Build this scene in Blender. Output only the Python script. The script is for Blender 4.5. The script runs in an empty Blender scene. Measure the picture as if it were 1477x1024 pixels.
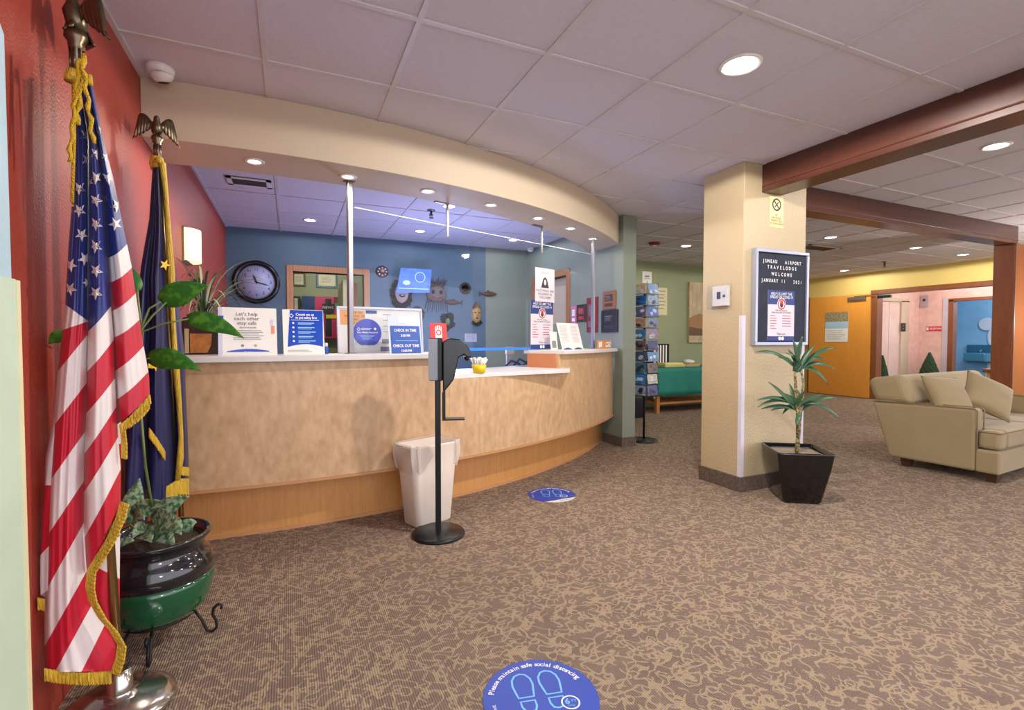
import bpy, bmesh, math, random
from mathutils import Vector, Matrix
random.seed(7)
PI=math.pi; R=math.radians
SC=bpy.context.scene; COL=SC.collection
# ---------------------------------------------------------------- camera
F=713.07; YAW=R(24.114); PIT=R(1.7345); HC=1.1733; CEIL=2.529; SOF=2.222
cd=bpy.data.cameras.new('camera'); cam=bpy.data.objects.new('camera',cd); COL.objects.link(cam)
cam.location=(0,0,HC); cam.rotation_euler=(PI/2-PIT,0,-YAW)
cd.sensor_width=36; cd.sensor_fit='HORIZONTAL'; cd.lens=F/1477*36; cd.clip_start=.02
SC.camera=cam
def ray(px,py):
    x=(px-738.5)/F; y=-(py-512)/F
    sy,cy,sp,cp=math.sin(YAW),math.cos(YAW),math.sin(PIT),math.cos(PIT)
    return Vector((sy*cp+x*cy+y*sy*sp, cy*cp-x*sy+y*cy*sp, -sp+y*cp))
def P(px,py,X=None,Y=None,Z=None,D=None):
    """measured point of the photograph on a known plane of the room"""
    d=ray(px,py)
    t=(X/d.x) if X is not None else (Y/d.y) if Y is not None else ((Z-HC)/d.z) if Z is not None else D
    return Vector((d.x*t,d.y*t,HC+d.z*t))
# ---------------------------------------------------------------- materials
def lin(c):
    return tuple(((v/255)/12.92 if v/255<=.04045 else ((v/255+.055)/1.055)**2.4) for v in c)+(1,)
MATS={}
def mat(name,rgb,rough=.6,metal=0,bump=None,var=None,emit=0,spec=.5,sheen=0,stretch=None,coat=0,detail=3):
    if name in MATS: return MATS[name]
    m=bpy.data.materials.new(name); m.use_nodes=True; MATS[name]=m
    nt=m.node_tree; N=nt.nodes; L=nt.links; b=N['Principled BSDF']
    b.inputs['Base Color'].default_value=lin(rgb); b.inputs['Roughness'].default_value=rough
    b.inputs['Metallic'].default_value=metal; b.inputs['Specular IOR Level'].default_value=spec
    b.inputs['Sheen Weight'].default_value=sheen; b.inputs['Coat Weight'].default_value=coat
    if emit:
        b.inputs['Emission Color'].default_value=lin(rgb); b.inputs['Emission Strength'].default_value=emit
    tc=N.new('ShaderNodeTexCoord'); src=tc.outputs['Object']
    if stretch:
        mp=N.new('ShaderNodeMapping'); mp.inputs['Scale'].default_value=stretch; L.new(src,mp.inputs['Vector']); src=mp.outputs['Vector']
    if var is None: var=(6,.06)
    n=N.new('ShaderNodeTexNoise'); n.inputs['Scale'].default_value=var[0]; n.inputs['Detail'].default_value=detail; L.new(src,n.inputs['Vector'])
    mx=N.new('ShaderNodeMix'); mx.data_type='RGBA'; c=lin(rgb); k=var[1]
    mx.inputs['A'].default_value=tuple(max(0,v*(1-k*2)) for v in c[:3])+(1,); mx.inputs['B'].default_value=tuple(min(1,v*(1+k*2)) for v in c[:3])+(1,)
    L.new(n.outputs['Fac'],mx.inputs['Factor']); L.new(mx.outputs['Result'],b.inputs['Base Color'])
    if bump:
        bn=N.new('ShaderNodeTexNoise'); bn.inputs['Scale'].default_value=bump[0]; bn.inputs['Detail'].default_value=2; L.new(src,bn.inputs['Vector'])
        bp=N.new('ShaderNodeBump'); bp.inputs['Strength'].default_value=bump[1]; bp.inputs['Distance'].default_value=bump[2] if len(bump)>2 else .01
        L.new(bn.outputs['Fac'],bp.inputs['Height']); L.new(bp.outputs['Normal'],b.inputs['Normal'])
    return m
def wood(name,c1,c2,scale=(1,1,1),wsc=3,dist=6,rough=.35,bands='X',coat=.2):
    if name in MATS: return MATS[name]
    m=bpy.data.materials.new(name); m.use_nodes=True; MATS[name]=m
    nt=m.node_tree; N=nt.nodes; L=nt.links; b=N['Principled BSDF']; b.inputs['Roughness'].default_value=rough; b.inputs['Coat Weight'].default_value=coat; b.inputs['Coat Roughness'].default_value=.25
    tc=N.new('ShaderNodeTexCoord'); mp=N.new('ShaderNodeMapping'); mp.inputs['Scale'].default_value=scale; L.new(tc.outputs['Object'],mp.inputs['Vector'])
    w=N.new('ShaderNodeTexWave'); w.bands_direction=bands; w.inputs['Scale'].default_value=wsc; w.inputs['Distortion'].default_value=dist; w.inputs['Detail'].default_value=3; w.inputs['Detail Scale'].default_value=1.2; L.new(mp.outputs['Vector'],w.inputs['Vector'])
    n=N.new('ShaderNodeTexNoise'); n.inputs['Scale'].default_value=wsc*9; L.new(mp.outputs['Vector'],n.inputs['Vector'])
    a=N.new('ShaderNodeMath'); a.operation='MULTIPLY_ADD'; a.inputs[1].default_value=.45; L.new(w.outputs['Fac'],a.inputs[0])
    h=N.new('ShaderNodeMath'); h.operation='MULTIPLY'; h.inputs[1].default_value=.55; L.new(n.outputs['Fac'],h.inputs[0]); L.new(h.outputs[0],a.inputs[2])
    mx=N.new('ShaderNodeMix'); mx.data_type='RGBA'; mx.inputs['A'].default_value=lin(c1); mx.inputs['B'].default_value=lin(c2)
    L.new(a.outputs[0],mx.inputs['Factor']); L.new(mx.outputs['Result'],b.inputs['Base Color'])
    return m
def veneer(name,c1,c2,sc,k,rough=.32):
    m=bpy.data.materials.new(name); m.use_nodes=True; MATS[name]=m
    nt=m.node_tree; N=nt.nodes; L=nt.links; b=N['Principled BSDF']; b.inputs['Roughness'].default_value=rough; b.inputs['Coat Weight'].default_value=.2; b.inputs['Coat Roughness'].default_value=.3
    tc=N.new('ShaderNodeTexCoord'); mp=N.new('ShaderNodeMapping'); mp.inputs['Scale'].default_value=sc; L.new(tc.outputs['Object'],mp.inputs['Vector'])
    n=N.new('ShaderNodeTexNoise'); n.inputs['Scale'].default_value=2.4; n.inputs['Detail'].default_value=1.2; n.inputs['Distortion'].default_value=.5; L.new(mp.outputs['Vector'],n.inputs['Vector'])
    a=N.new('ShaderNodeMath'); a.operation='MULTIPLY'; a.inputs[1].default_value=k; L.new(n.outputs['Fac'],a.inputs[0])
    s=N.new('ShaderNodeMath'); s.operation='SINE'; L.new(a.outputs[0],s.inputs[0])
    f=N.new('ShaderNodeTexNoise'); f.inputs['Scale'].default_value=30; f.inputs['Detail'].default_value=3; L.new(mp.outputs['Vector'],f.inputs['Vector'])
    q=N.new('ShaderNodeMath'); q.operation='MULTIPLY_ADD'; q.inputs[1].default_value=.1; L.new(s.outputs[0],q.inputs[0]); L.new(f.outputs['Fac'],q.inputs[2])
    mx=N.new('ShaderNodeMix'); mx.data_type='RGBA'; mx.inputs['A'].default_value=lin(c1); mx.inputs['B'].default_value=lin(c2)
    L.new(q.outputs[0],mx.inputs['Factor']); L.new(mx.outputs['Result'],b.inputs['Base Color']); return m
def carpet_mat():
    m=bpy.data.materials.new('patterned_carpet'); m.use_nodes=True; nt=m.node_tree; N=nt.nodes; L=nt.links; b=N['Principled BSDF']; b.inputs['Roughness'].default_value=.95; b.inputs['Specular IOR Level'].default_value=.15
    tc=N.new('ShaderNodeTexCoord'); src=tc.outputs['Object']
    def noise(s,d=1.5,off=0,dis=0):
        mp=N.new('ShaderNodeMapping'); mp.inputs['Location'].default_value=(off,off*1.7,0); L.new(src,mp.inputs['Vector'])
        n=N.new('ShaderNodeTexNoise'); n.inputs['Scale'].default_value=s; n.inputs['Detail'].default_value=d; n.inputs['Distortion'].default_value=dis*.35; L.new(mp.outputs['Vector'],n.inputs['Vector']); return n.outputs['Fac']
    def math_(op,a,bv,c=None):
        k=N.new('ShaderNodeMath'); k.operation=op
        for i,v in enumerate((a,bv,c)):
            if v is None: continue
            if isinstance(v,(int,float)): k.inputs[i].default_value=v
            else: L.new(v,k.inputs[i])
        return k.outputs[0]
    def worm(s,off,w,cut):
        a=math_('ABSOLUTE',math_('SUBTRACT',noise(s,0,off,.6),.5),0)
        line=math_('SUBTRACT',1,math_('DIVIDE',a,w)); line=math_('MAXIMUM',math_('MINIMUM',math_('MULTIPLY',line,2.5),1),0)
        gate=math_('GREATER_THAN',noise(s*.8,0,off+9),cut)
        return math_('MULTIPLY',line,gate)
    w1=worm(19,0,.05,.44); w2=worm(17,5,.046,.46); w3=worm(22,11,.05,.48)
    wm=math_('MAXIMUM',math_('MAXIMUM',w1,w2),w3)
    wv=N.new('ShaderNodeTexWave'); wv.inputs['Scale'].default_value=38; wv.bands_direction='X'; wv.inputs['Distortion'].default_value=1.0; L.new(src,wv.inputs['Vector'])
    fine=noise(180,2,3); mid=noise(9,3,21)
    base=N.new('ShaderNodeMix'); base.data_type='RGBA'; base.inputs['A'].default_value=lin((100,85,77)); base.inputs['B'].default_value=lin((156,136,121)); 
    f=math_('ADD',math_('MULTIPLY',fine,.55),math_('MULTIPLY',wv.outputs['Fac'],.28)); f=math_('ADD',f,math_('MULTIPLY',math_('SUBTRACT',mid,.5),.5)); L.new(f,base.inputs['Factor'])
    top=N.new('ShaderNodeMix'); top.data_type='RGBA'; L.new(base.outputs['Result'],top.inputs['A']); top.inputs['B'].default_value=lin((190,168,136))
    L.new(math_('MULTIPLY',wm,math_('ADD',math_('MULTIPLY',fine,.6),.22)),top.inputs['Factor']); L.new(top.outputs['Result'],b.inputs['Base Color'])
    bp=N.new('ShaderNodeBump'); bp.inputs['Strength'].default_value=.5; bp.inputs['Distance'].default_value=.004; L.new(math_('ADD',wv.outputs['Fac'],fine),bp.inputs['Height']); L.new(bp.outputs['Normal'],b.inputs['Normal'])
    MATS['carpet']=m; return m
def glass_mat(name,tint=(250,252,253),refl=1.0):
    m=bpy.data.materials.new(name); m.use_nodes=True; nt=m.node_tree; N=nt.nodes; L=nt.links
    for n in list(N):
        if n.type!='OUTPUT_MATERIAL': N.remove(n)
    o=[n for n in N if n.type=='OUTPUT_MATERIAL'][0]
    t=N.new('ShaderNodeBsdfTransparent'); t.inputs['Color'].default_value=lin(tint); g=N.new('ShaderNodeBsdfGlossy'); g.inputs['Roughness'].default_value=.02
    fr=N.new('ShaderNodeLayerWeight'); fr.inputs['Blend'].default_value=.5; pw=N.new('ShaderNodeMath'); pw.operation='POWER'; pw.inputs[1].default_value=4; L.new(fr.outputs['Facing'],pw.inputs[0]); mu=N.new('ShaderNodeMath'); mu.operation='MULTIPLY_ADD'; mu.inputs[1].default_value=.8*refl; mu.inputs[2].default_value=.035*refl; L.new(pw.outputs[0],mu.inputs[0])
    mx=N.new('ShaderNodeMixShader'); L.new(mu.outputs[0],mx.inputs[0]); L.new(t.outputs[0],mx.inputs[1]); L.new(g.outputs[0],mx.inputs[2]); L.new(mx.outputs[0],o.inputs['Surface'])
    MATS[name]=m; return m
# ---------------------------------------------------------------- mesh collector
class MB:
    def __init__(s): s.v=[]; s.f=[]; s.m=[]; s.sm=[]; s.mi=0; s.smooth=False; s.T=None
    def add(s,vs,fs):
        b=len(s.v)
        for v in vs:
            v=Vector(v); s.v.append(s.T@v if s.T else v)
        for f in fs: s.f.append([b+i for i in f]); s.m.append(s.mi); s.sm.append(s.smooth)
        return s
    def box(s,x0,x1,y0,y1,z0,z1):
        return s.add([(x0,y0,z0),(x1,y0,z0),(x1,y1,z0),(x0,y1,z0),(x0,y0,z1),(x1,y0,z1),(x1,y1,z1),(x0,y1,z1)],[(3,2,1,0),(4,5,6,7),(0,1,5,4),(1,2,6,5),(2,3,7,6),(3,0,4,7)])
    def hexa(s,pts):  # 4 bottom (ccw) 4 top
        return s.add(pts,[(3,2,1,0),(4,5,6,7),(0,1,5,4),(1,2,6,5),(2,3,7,6),(3,0,4,7)])
    def prism(s,poly,z0,z1):  # xy polygon
        n=len(poly); vs=[(x,y,z0) for x,y in poly]+[(x,y,z1) for x,y in poly]
        return s.add(vs,[tuple(range(n-1,-1,-1)),tuple(range(n,2*n))]+[(i,(i+1)%n,n+(i+1)%n,n+i) for i in range(n)])
    def tube(s,pts,r,n=8,caps=True):
        pts=[Vector(p) for p in pts]; rs=r if isinstance(r,(list,tuple)) else [r]*len(pts)
        rings=[]; up=None
        for i,p in enumerate(pts):
            d=(pts[min(i+1,len(pts)-1)]-pts[max(i-1,0)])
            if d.length<1e-9: d=Vector((0,0,1))
            d.normalize()
            if up is None: up=Vector((0,0,1)) if abs(d.z)<.9 else Vector((1,0,0))
            a=up-d*up.dot(d)
            if a.length<1e-6: a=Vector((1,0,0))-d*d.x
            a.normalize(); up=a; b=d.cross(a)
            rings.append([p+(a*math.cos(2*PI*k/n)+b*math.sin(2*PI*k/n))*rs[i] for k in range(n)])
        vs=[v for rg in rings for v in rg]; m=len(pts)
        fs=[(i*n+k,i*n+(k+1)%n,(i+1)*n+(k+1)%n,(i+1)*n+k) for i in range(m-1) for k in range(n)]
        if caps: fs+=[tuple(range(n-1,-1,-1)),tuple((m-1)*n+k for k in range(n))]
        o=s.smooth; s.smooth=True; s.add(vs,fs); s.smooth=o; return s
    def lathe(s,prof,n=32,c=(0,0,0),sx=1,sy=1,a0=0):
        vs=[];m=len(prof)
        for r,z in prof:
            for k in range(n):
                a=a0+2*PI*k/n; vs.append((c[0]+r*math.cos(a)*sx,c[1]+r*math.sin(a)*sy,c[2]+z))
        fs=[(i*n+k,i*n+(k+1)%n,(i+1)*n+(k+1)%n,(i+1)*n+k) for i in range(m-1) for k in range(n)]
        o=s.smooth; s.smooth=True; s.add(vs,fs); s.smooth=o
        b=len(s.v)-len(vs)
        if prof[0][0]>1e-5: s.f.append([b+k for k in range(n-1,-1,-1)]); s.m.append(s.mi); s.sm.append(False)
        if prof[-1][0]>1e-5: s.f.append([b+(m-1)*n+k for k in range(n)]); s.m.append(s.mi); s.sm.append(False)
        return s
    def grid(s,fn,nu,nv,closeu=False):
        vs=[fn(i/nu,j/nv) for j in range(nv+1) for i in range(nu+1)]
        fs=[(j*(nu+1)+i,j*(nu+1)+i+1,(j+1)*(nu+1)+i+1,(j+1)*(nu+1)+i) for j in range(nv) for i in range(nu)]
        o=s.smooth; s.smooth=True; s.add(vs,fs); s.smooth=o; return s
    def ball(s,c,r,n=14,m=9):
        r=r if isinstance(r,(list,tuple)) else (r,r,r)
        return s.lathe([(max(1e-6,math.sin(PI*j/m)),-math.cos(PI*j/m)) for j in range(m+1)],n) if False else s.grid(lambda u,v:(c[0]+r[0]*math.cos(2*PI*u)*math.sin(PI*v),c[1]+r[1]*math.sin(2*PI*u)*math.sin(PI*v),c[2]-r[2]*math.cos(PI*v)),n,m)
    def build(s,name,mats,parent=None,bevel=0,solid=0,sub=0,seg=2):
        me=bpy.data.meshes.new(name); me.from_pydata([tuple(v) for v in s.v],[],s.f)
        for mm in (mats if isinstance(mats,(list,tuple)) else [mats]): me.materials.append(mm)
        me.polygons.foreach_set('material_index',s.m); me.polygons.foreach_set('use_smooth',s.sm); me.update(); me.validate()
        o=bpy.data.objects.new(name,me); COL.objects.link(o); o.parent=parent
        bm=bmesh.new(); bm.from_mesh(me); bmesh.ops.remove_doubles(bm,verts=bm.verts,dist=1e-5); bmesh.ops.recalc_face_normals(bm,faces=bm.faces); bm.to_mesh(me); bm.free()
        if sub:
            k=o.modifiers.new('sub','SUBSURF'); k.levels=sub; k.render_levels=sub
        if solid:
            k=o.modifiers.new('solid','SOLIDIFY'); k.thickness=solid; k.offset=0
        if bevel:
            k=o.modifiers.new('bevel','BEVEL'); k.width=bevel; k.segments=seg; k.limit_method='ANGLE'; k.angle_limit=R(40)
        return o
def tag(o,label,cat,group=None,kind=None):
    if label: o['label']=label
    if cat: o['category']=cat
    if group: o['group']=group
    if kind: o['kind']=kind
    return o
def thing(name,label,cat,loc=(0,0,0),rz=0,group=None,M=None):
    o=bpy.data.objects.new(name,None); COL.objects.link(o); o.empty_display_size=.05
    if M is not None: o.matrix_world=M
    else: o.location=loc; o.rotation_euler=(0,0,rz)
    return tag(o,label,cat,group)
def struct(name,mb,m,parent=None,label=None,**k):
    o=mb.build(name,m,parent,**k)
    if parent is None: o['kind']='structure'
    return o
def copy_tree(o,parent=None):
    c=o.copy(); COL.objects.link(c); c.parent=parent
    for ch in [x for x in KIDS.get(o.name,[])]: copy_tree(ch,c)
    return c
KIDS={}
def index_kids():
    KIDS.clear()
    for x in COL.objects:
        if x.parent: KIDS.setdefault(x.parent.name,[]).append(x)
FONT=None
def text_into(mb,s,x,y,size,mi=0,z=.002,align='C',sx=1,bold=0,rot=0):
    cu=bpy.data.curves.new('t','FONT'); cu.body=s; cu.size=size; cu.resolution_u=2; cu.align_x={'C':'CENTER','L':'LEFT','R':'RIGHT'}[align]; cu.align_y='CENTER'; cu.offset=bold
    o=bpy.data.objects.new('t',cu); COL.objects.link(o)
    me=bpy.data.meshes.new_from_object(o)
    mi0=mb.mi; mb.mi=mi; c,sn=math.cos(rot),math.sin(rot)
    vs=[(x+(v.co.x*sx)*c-v.co.y*sn,y+v.co.x*sx*sn+v.co.y*c,z) for v in me.vertices]
    mb.add(vs,[tuple(p.vertices) for p in me.polygons]); mb.mi=mi0
    bpy.data.objects.remove(o); bpy.data.curves.remove(cu); bpy.data.meshes.remove(me)
def frame(c,yaw,tilt=0):
    return Matrix.Translation(Vector(c))@Matrix.Rotation(yaw,4,'Z')@Matrix.Rotation(PI/2-tilt,4,'X')
FACE_CAM=0; FACE_L=-PI/2; FACE_R=PI/2      # facing -Y, -X, +X
def rect(mb,x0,x1,y0,y1,z0=0,z1=.004,mi=None):
    o=mb.mi
    if mi is not None: mb.mi=mi
    mb.box(x0,x1,y0,y1,z0,z1); mb.mi=o
def disc(mb,cx,cy,r,z0,z1,mi,n=28,ry=None):
    o=mb.mi; mb.mi=mi; ry=ry or r; mb.prism([(cx+r*math.cos(2*PI*k/n),cy+ry*math.sin(2*PI*k/n)) for k in range(n)],z0,z1); mb.mi=o
def ringd(mb,cx,cy,r0,r1,z,mi,n=28,ry=1):
    o=mb.mi; mb.mi=mi
    vs=[(cx+r*math.cos(2*PI*k/n),cy+ry*r*math.sin(2*PI*k/n),z) for r in(r0,r1) for k in range(n)]
    mb.add(vs,[(k,(k+1)%n,n+(k+1)%n,n+k) for k in range(n)]); mb.mi=o
def lines(mb,x0,x1,y,h,n,step,mi,z=.0025,jit=.3):
    for k in range(n):
        rect(mb,x0,x1-(x1-x0)*random.random()*jit,y-k*step-h,y-k*step,z-.0006,z,mi)
def star_pts(cx,cy,r,rot=0,n=5,k=.4):
    return [(cx+(r if i%2==0 else r*k)*math.sin(rot+i*PI/n),cy+(r if i%2==0 else r*k)*math.cos(rot+i*PI/n)) for i in range(2*n)]
def wallrect(a,b,**k):
    p=P(a[0],a[1],**k); q=P(b[0],b[1],**k)
    c=(p+q)/2; w=(p.xy-q.xy).length; return c,w,abs(p.z-q.z)
# ================================================================ palette
M_red=mat('red_wall_paint',(162,62,46),.5,bump=(110,.8,.004),var=(2,.05))
M_ceil=mat('ceiling_tile',(208,206,220),.9,bump=(120,.5,.003),var=(40,.03))
M_tbar=mat('ceiling_grid_metal',(206,202,208),.5)
M_cream=mat('cream_paint',(198,182,158),.6,var=(3,.02))
M_beige=mat('beige_textured_paint',(190,172,138),.45,bump=(60,.7,.005),var=(3,.03))
M_teal=mat('teal_paint',(80,104,120),.6,var=(2,.03))
M_sage=mat('sage_paint',(130,140,126),.6,var=(3,.03))
M_sageg=mat('green_paint',(150,160,124),.6,var=(3,.03))
M_yel=mat('yellow_paint',(214,190,112),.6,var=(3,.03))
M_pink=mat('pink_mottled_wallpaper',(226,190,178),.6,var=(9,.12))
M_blue=mat('pale_blue_paint',(176,206,220),.6,bump=(60,.5,.004))
M_bluer=mat('sky_blue_paint',(132,184,218),.6)
M_mint=mat('pale_mint_paint',(196,218,196),.5); M_creamtrim=mat('pale_cream_trim',(226,220,180),.5)
M_beam=wood('dark_cherry_wood',(66,34,25),(96,54,40),(1,1,1),3,2,.3,'Z')
M_post=wood('cherry_post_wood',(112,58,30),(140,78,44),(6,6,1),2,3,.35,'X')
M_panel=veneer('birch_veneer',(178,140,100),(228,192,150),(1.0,1.0,.5),64)
M_kick=veneer('honey_oak_veneer',(192,132,72),(220,164,100),(9,9,.5),20,.35)
M_oak=wood('oak_trim',(160,104,66),(190,134,90),(3,3,.6),3,2,.4,'X')
M_door=wood('orange_maple_door',(220,146,56),(240,172,80),(2,2,.5),1.6,3,.35,'X')
M_frame=wood('brown_door_frame',(116,66,34),(146,90,52),(3,3,1),3,2,.4,'X')
M_white=mat('white_laminate',(226,224,222),.35); M_black=mat('black_plastic',(22,24,28),.3); M_steel=mat('brushed_aluminium',(140,142,150),.4,.8)
M_card=mat('white_card',(238,238,234),.5); M_navy=mat('poster_navy',(34,58,128),.5); M_blu=mat('poster_blue',(28,82,178),.45); M_lblu=mat('light_blue_ink',(150,205,240),.5)
M_ink=mat('dark_ink',(52,54,66),.6); M_gink=mat('grey_ink',(140,140,150),.6); M_rink=mat('red_ink',(196,62,66),.6); M_wink=mat('white_ink',(244,244,246),.6)
M_base=mat('speckled_brown_base',(96,82,72),.9,bump=(90,.6,.004),var=(55,.42))
M_glass=glass_mat('clear_glass',refl=.5)
M_lamp=mat('lamp_lens',(255,250,238),.4,emit=14); M_lampw=mat('warm_lamp_lens',(255,240,214),.4,emit=10)
carpet=carpet_mat()
# ================================================================ room shell
WL=-.69; YB=6.8; XR=3.30; FX=10.6
m=MB(); m.box(-3.2,15.5,-7,9.2,-.05,0); struct('floor',m,carpet)
m=MB(); m.box(-.79,15.5,-1.1,9.2,CEIL,CEIL+.05); struct('ceiling',m,M_ceil)
m=MB()
x=-.0955-.61*1
while x<14:
    if x>WL: m.box(x-.012,x+.012,-1.1,8.9,CEIL-.007,CEIL+.002)
    x+=.61
y=1.4957-.61*4
while y<9:
    m.box(WL,14,y-.012,y+.012,CEIL-.0065,CEIL+.002); y+=.61
m.box(WL,WL+.022,-1.1,YB,CEIL-.008,CEIL+.002)
struct('trim_1',m,M_tbar)
m=MB(); m.box(WL-.1,WL,-1.1,YB+.1,0,CEIL); struct('wall_left',m,M_red)
# near end of the left wall: pale blue facing above a mint board
m=MB(); zt=1.965
m.T=Matrix(((0,0,1,0),(1,0,0,0),(0,1,0,0),(0,0,0,1)))   # (x,y,z)->(z,x,y): polygon in YZ, extrude along X
m.prism([(-1.1,0),(1.6,0),(1.6,zt-.06),(1.54,zt),(-1.1,zt)],WL,-.618); struct('wall_near',m,M_blue)
m=MB(); m.box(-.632,-.604,-1.1,1.583,0,1.32); m.mi=1; m.box(-.632,-.602,1.583,1.60,0,1.318); struct('trim_2',m,[M_mint,M_creamtrim])
# back wall of the office with the doorway
dl=P(413,382,Y=YB); dr=P(533,390,Y=YB); x0,x1,zt=dl.x+.075,dr.x-.075,dl.z-.075; xs=2.62
m=MB(); m.box(WL,x0,YB,YB+.12,0,CEIL); m.box(x0,x1,YB,YB+.12,zt,CEIL); m.box(x1,xs,YB,YB+.12,0,CEIL); m.mi=1; m.box(xs,XR+.17,YB,YB+.12,0,CEIL); struct('wall_back',m,[M_teal,M_sage])
m=MB(); m.box(x0-.075,x0,YB-.02,YB+.14,0,zt+.075); m.box(x1,x1+.075,YB-.02,YB+.14,0,zt+.075); m.box(x0,x1,YB-.02,YB+.14,zt,zt+.075); struct('trim_3',m,M_oak,bevel=.004)
m=MB(); m.box(WL,2.6,9.0,9.1,0,CEIL); m.box(WL-.1,WL,YB+.1,9.1,0,CEIL); m.box(1.9,2.0,YB+.12,9.0,0,CEIL); struct('wall_inner_office',m,M_sageg)
DX0,DX1,DZT=x0,x1,zt
# right wall of the office
a=P(787,400,X=XR).y; b=P(823,400,X=XR).y
yd0,yd1=b+.08,6.55; zd=P(821,388,X=XR).z-.07
m=MB(); m.box(XR,XR+.17,4.42,yd0,0,CEIL); m.box(XR,XR+.17,yd0,yd1,zd,CEIL); m.box(XR,XR+.17,yd1,YB,0,CEIL); struct('wall_right',m,M_sage)
m=MB(); m.box(XR-.02,XR+.19,yd0-.075,yd0,0,zd+.075); m.box(XR-.02,XR+.19,yd1,yd1+.075,0,zd+.075); m.box(XR-.02,XR+.19,yd0,yd1,zd,zd+.075); struct('trim_4',m,M_oak,bevel=.004)
m=MB(); m.box(XR+.1,XR+.14,yd0,yd1,0,zd-.62); m.mi=1; m.box(XR+.1,XR+.13,yd0,yd1,zd-.62,zd); struct('door_1',m,[M_sageg,M_cream])
m=MB(); m.box(XR-.012,XR+.182,4.408,4.42+.35,0,.105); struct('baseboard_pillar',m,M_base)
# corridor green wall, recess and far yellow wall
m=MB(); m.box(XR+.17,8.3,YB+.1,YB+.22,0,CEIL); struct('wall_corridor',m,M_sageg)
m=MB(); m.box(8.3,8.4,YB+.1,8.6,0,CEIL); struct('wall_recess',m,M_sageg)
yo0=3.95; yo1=P(1257,424,X=FX).y; zo=P(1257,424,X=FX).z
m=MB(); m.box(8.4,FX+.12,8.5,8.6,0,CEIL); m.box(FX,FX+.12,yo1,8.5,0,CEIL); m.box(FX,FX+.12,yo0,yo1,zo,CEIL); m.box(FX,FX+.12,.5,yo0,0,CEIL); struct('wall_far',m,M_yel)
m=MB(); m.box(FX-.03,FX+.15,yo1-.13,yo1,0,zo); m.box(FX-.03,FX+.15,yo0,yo1,zo-.02,zo+.07); m.box(FX-.03,FX+.15,yo0,yo0+.1,0,zo); struct('trim_5',m,[M_frame],bevel=.005)
# elevator lobby beyond
PX=12.5; ye=yo1+.12
m=MB(); m.box(FX+.12,PX,ye,ye+.1,0,CEIL); struct('wall_elevator',m,M_pink); m=MB(); yb1=P(1369,440,X=PX).y; yb0=yb1-.95; zb=P(1369,433,X=PX).z
m.box(PX,PX+.1,yb1,ye+.1,0,CEIL); m.box(PX,PX+.1,yb0,yb1,zb,CEIL); m.box(PX,PX+.1,1.5,yb0,0,CEIL); struct('wall_lobby',m,M_pink)
m=MB(); m.box(PX-.02,PX+.12,yb1,yb1+.1,0,zb+.05); m.mi=1; m.box(PX-.03,PX+.12,yb1-.09,yb1,0,zb); m.box(PX-.03,PX+.12,yb0,yb1,zb-.03,zb+.03); struct('trim_6',m,[mat('lilac_trim',(196,190,204),.5),M_frame],bevel=.003)
m=MB(); m.box(14.3,14.4,1.5,8,0,CEIL); struct('wall_blue_back',m,M_bluer); m=MB(); m.box(PX+.1,14.3,yb1+.9,yb1+1.0,0,CEIL); struct('wall_blue_room',m,M_bluer)
# elevator door
ex0=P(1266,440,Y=ye).x; ex1=P(1297,440,Y=ye).x; ex2=P(1308,440,Y=ye).x
m=MB(); m.box(ex0,ex1,ye-.012,ye+.0,0,1.98); m.mi=1
m.box((ex0+ex1)/2-.006,(ex0+ex1)/2+.006,ye-.016,ye-.011,0,1.98)
m.box(ex1,ex2,ye-.05,ye,0,2.0); m.box(ex0-.1,ex2,ye-.05,ye,1.98,2.06); struct('door_2',m,[mat('pale_elevator_door',(222,196,186),.4),M_cream])
# ---------------------------------------------------------------- square column
CX0,CX1,CY0,CY1=3.155,3.86,2.735,3.14
m=MB(); m.box(CX0,CX1,CY0,CY1,0,CEIL); struct('wall_column',m,M_beige,bevel=.006)
m=MB(); m.box(CX0-.012,CX1+.012,CY0-.012,CY1+.012,0,.115); struct('baseboard_column',m,M_base,bevel=.004)
m=MB(); a=P(1071,455,X=CX0).z
m.box(CX0-.003,CX0+.03,CY0-.003,CY0,.115,a); m.box(CX0-.003,CX0,CY0,CY0+.03,.115,a); struct('trim_7',m,mat('white_corner_guard',(214,208,222),.4))
m=MB(); m.box(CX1-.03,CX1+.003,CY0-.003,CY0,.115,1.3); struct('trim_8',m,MATS['white_corner_guard'])
# beams
bz=2.529-.215
m=MB(); m.box(3.345,3.56,-1.1,CY0+.02,bz,CEIL); m.box(3.338,3.567,-1.1,CY0-.0,bz+.04,bz+.052); struct('trim_9',m,M_beam,bevel=.006)
m=MB(); m.T=Matrix.Rotation(0,4,'Z'); m.box(CX1-.02,7.95,2.955,3.13,bz+.005,CEIL); m.box(CX1,7.95,2.948,3.137,bz+.045,bz+.057); struct('trim_10',m,M_beam,bevel=.006)
pxp=P(1464,380,Y=2.94).x
m=MB(); m.box(pxp,pxp+.5,2.94,3.14,0,bz+.01); m.box(pxp+.0,pxp+.03,2.93,2.941,0,bz+.01); struct('trim_11',m,M_post,bevel=.006)
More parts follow.
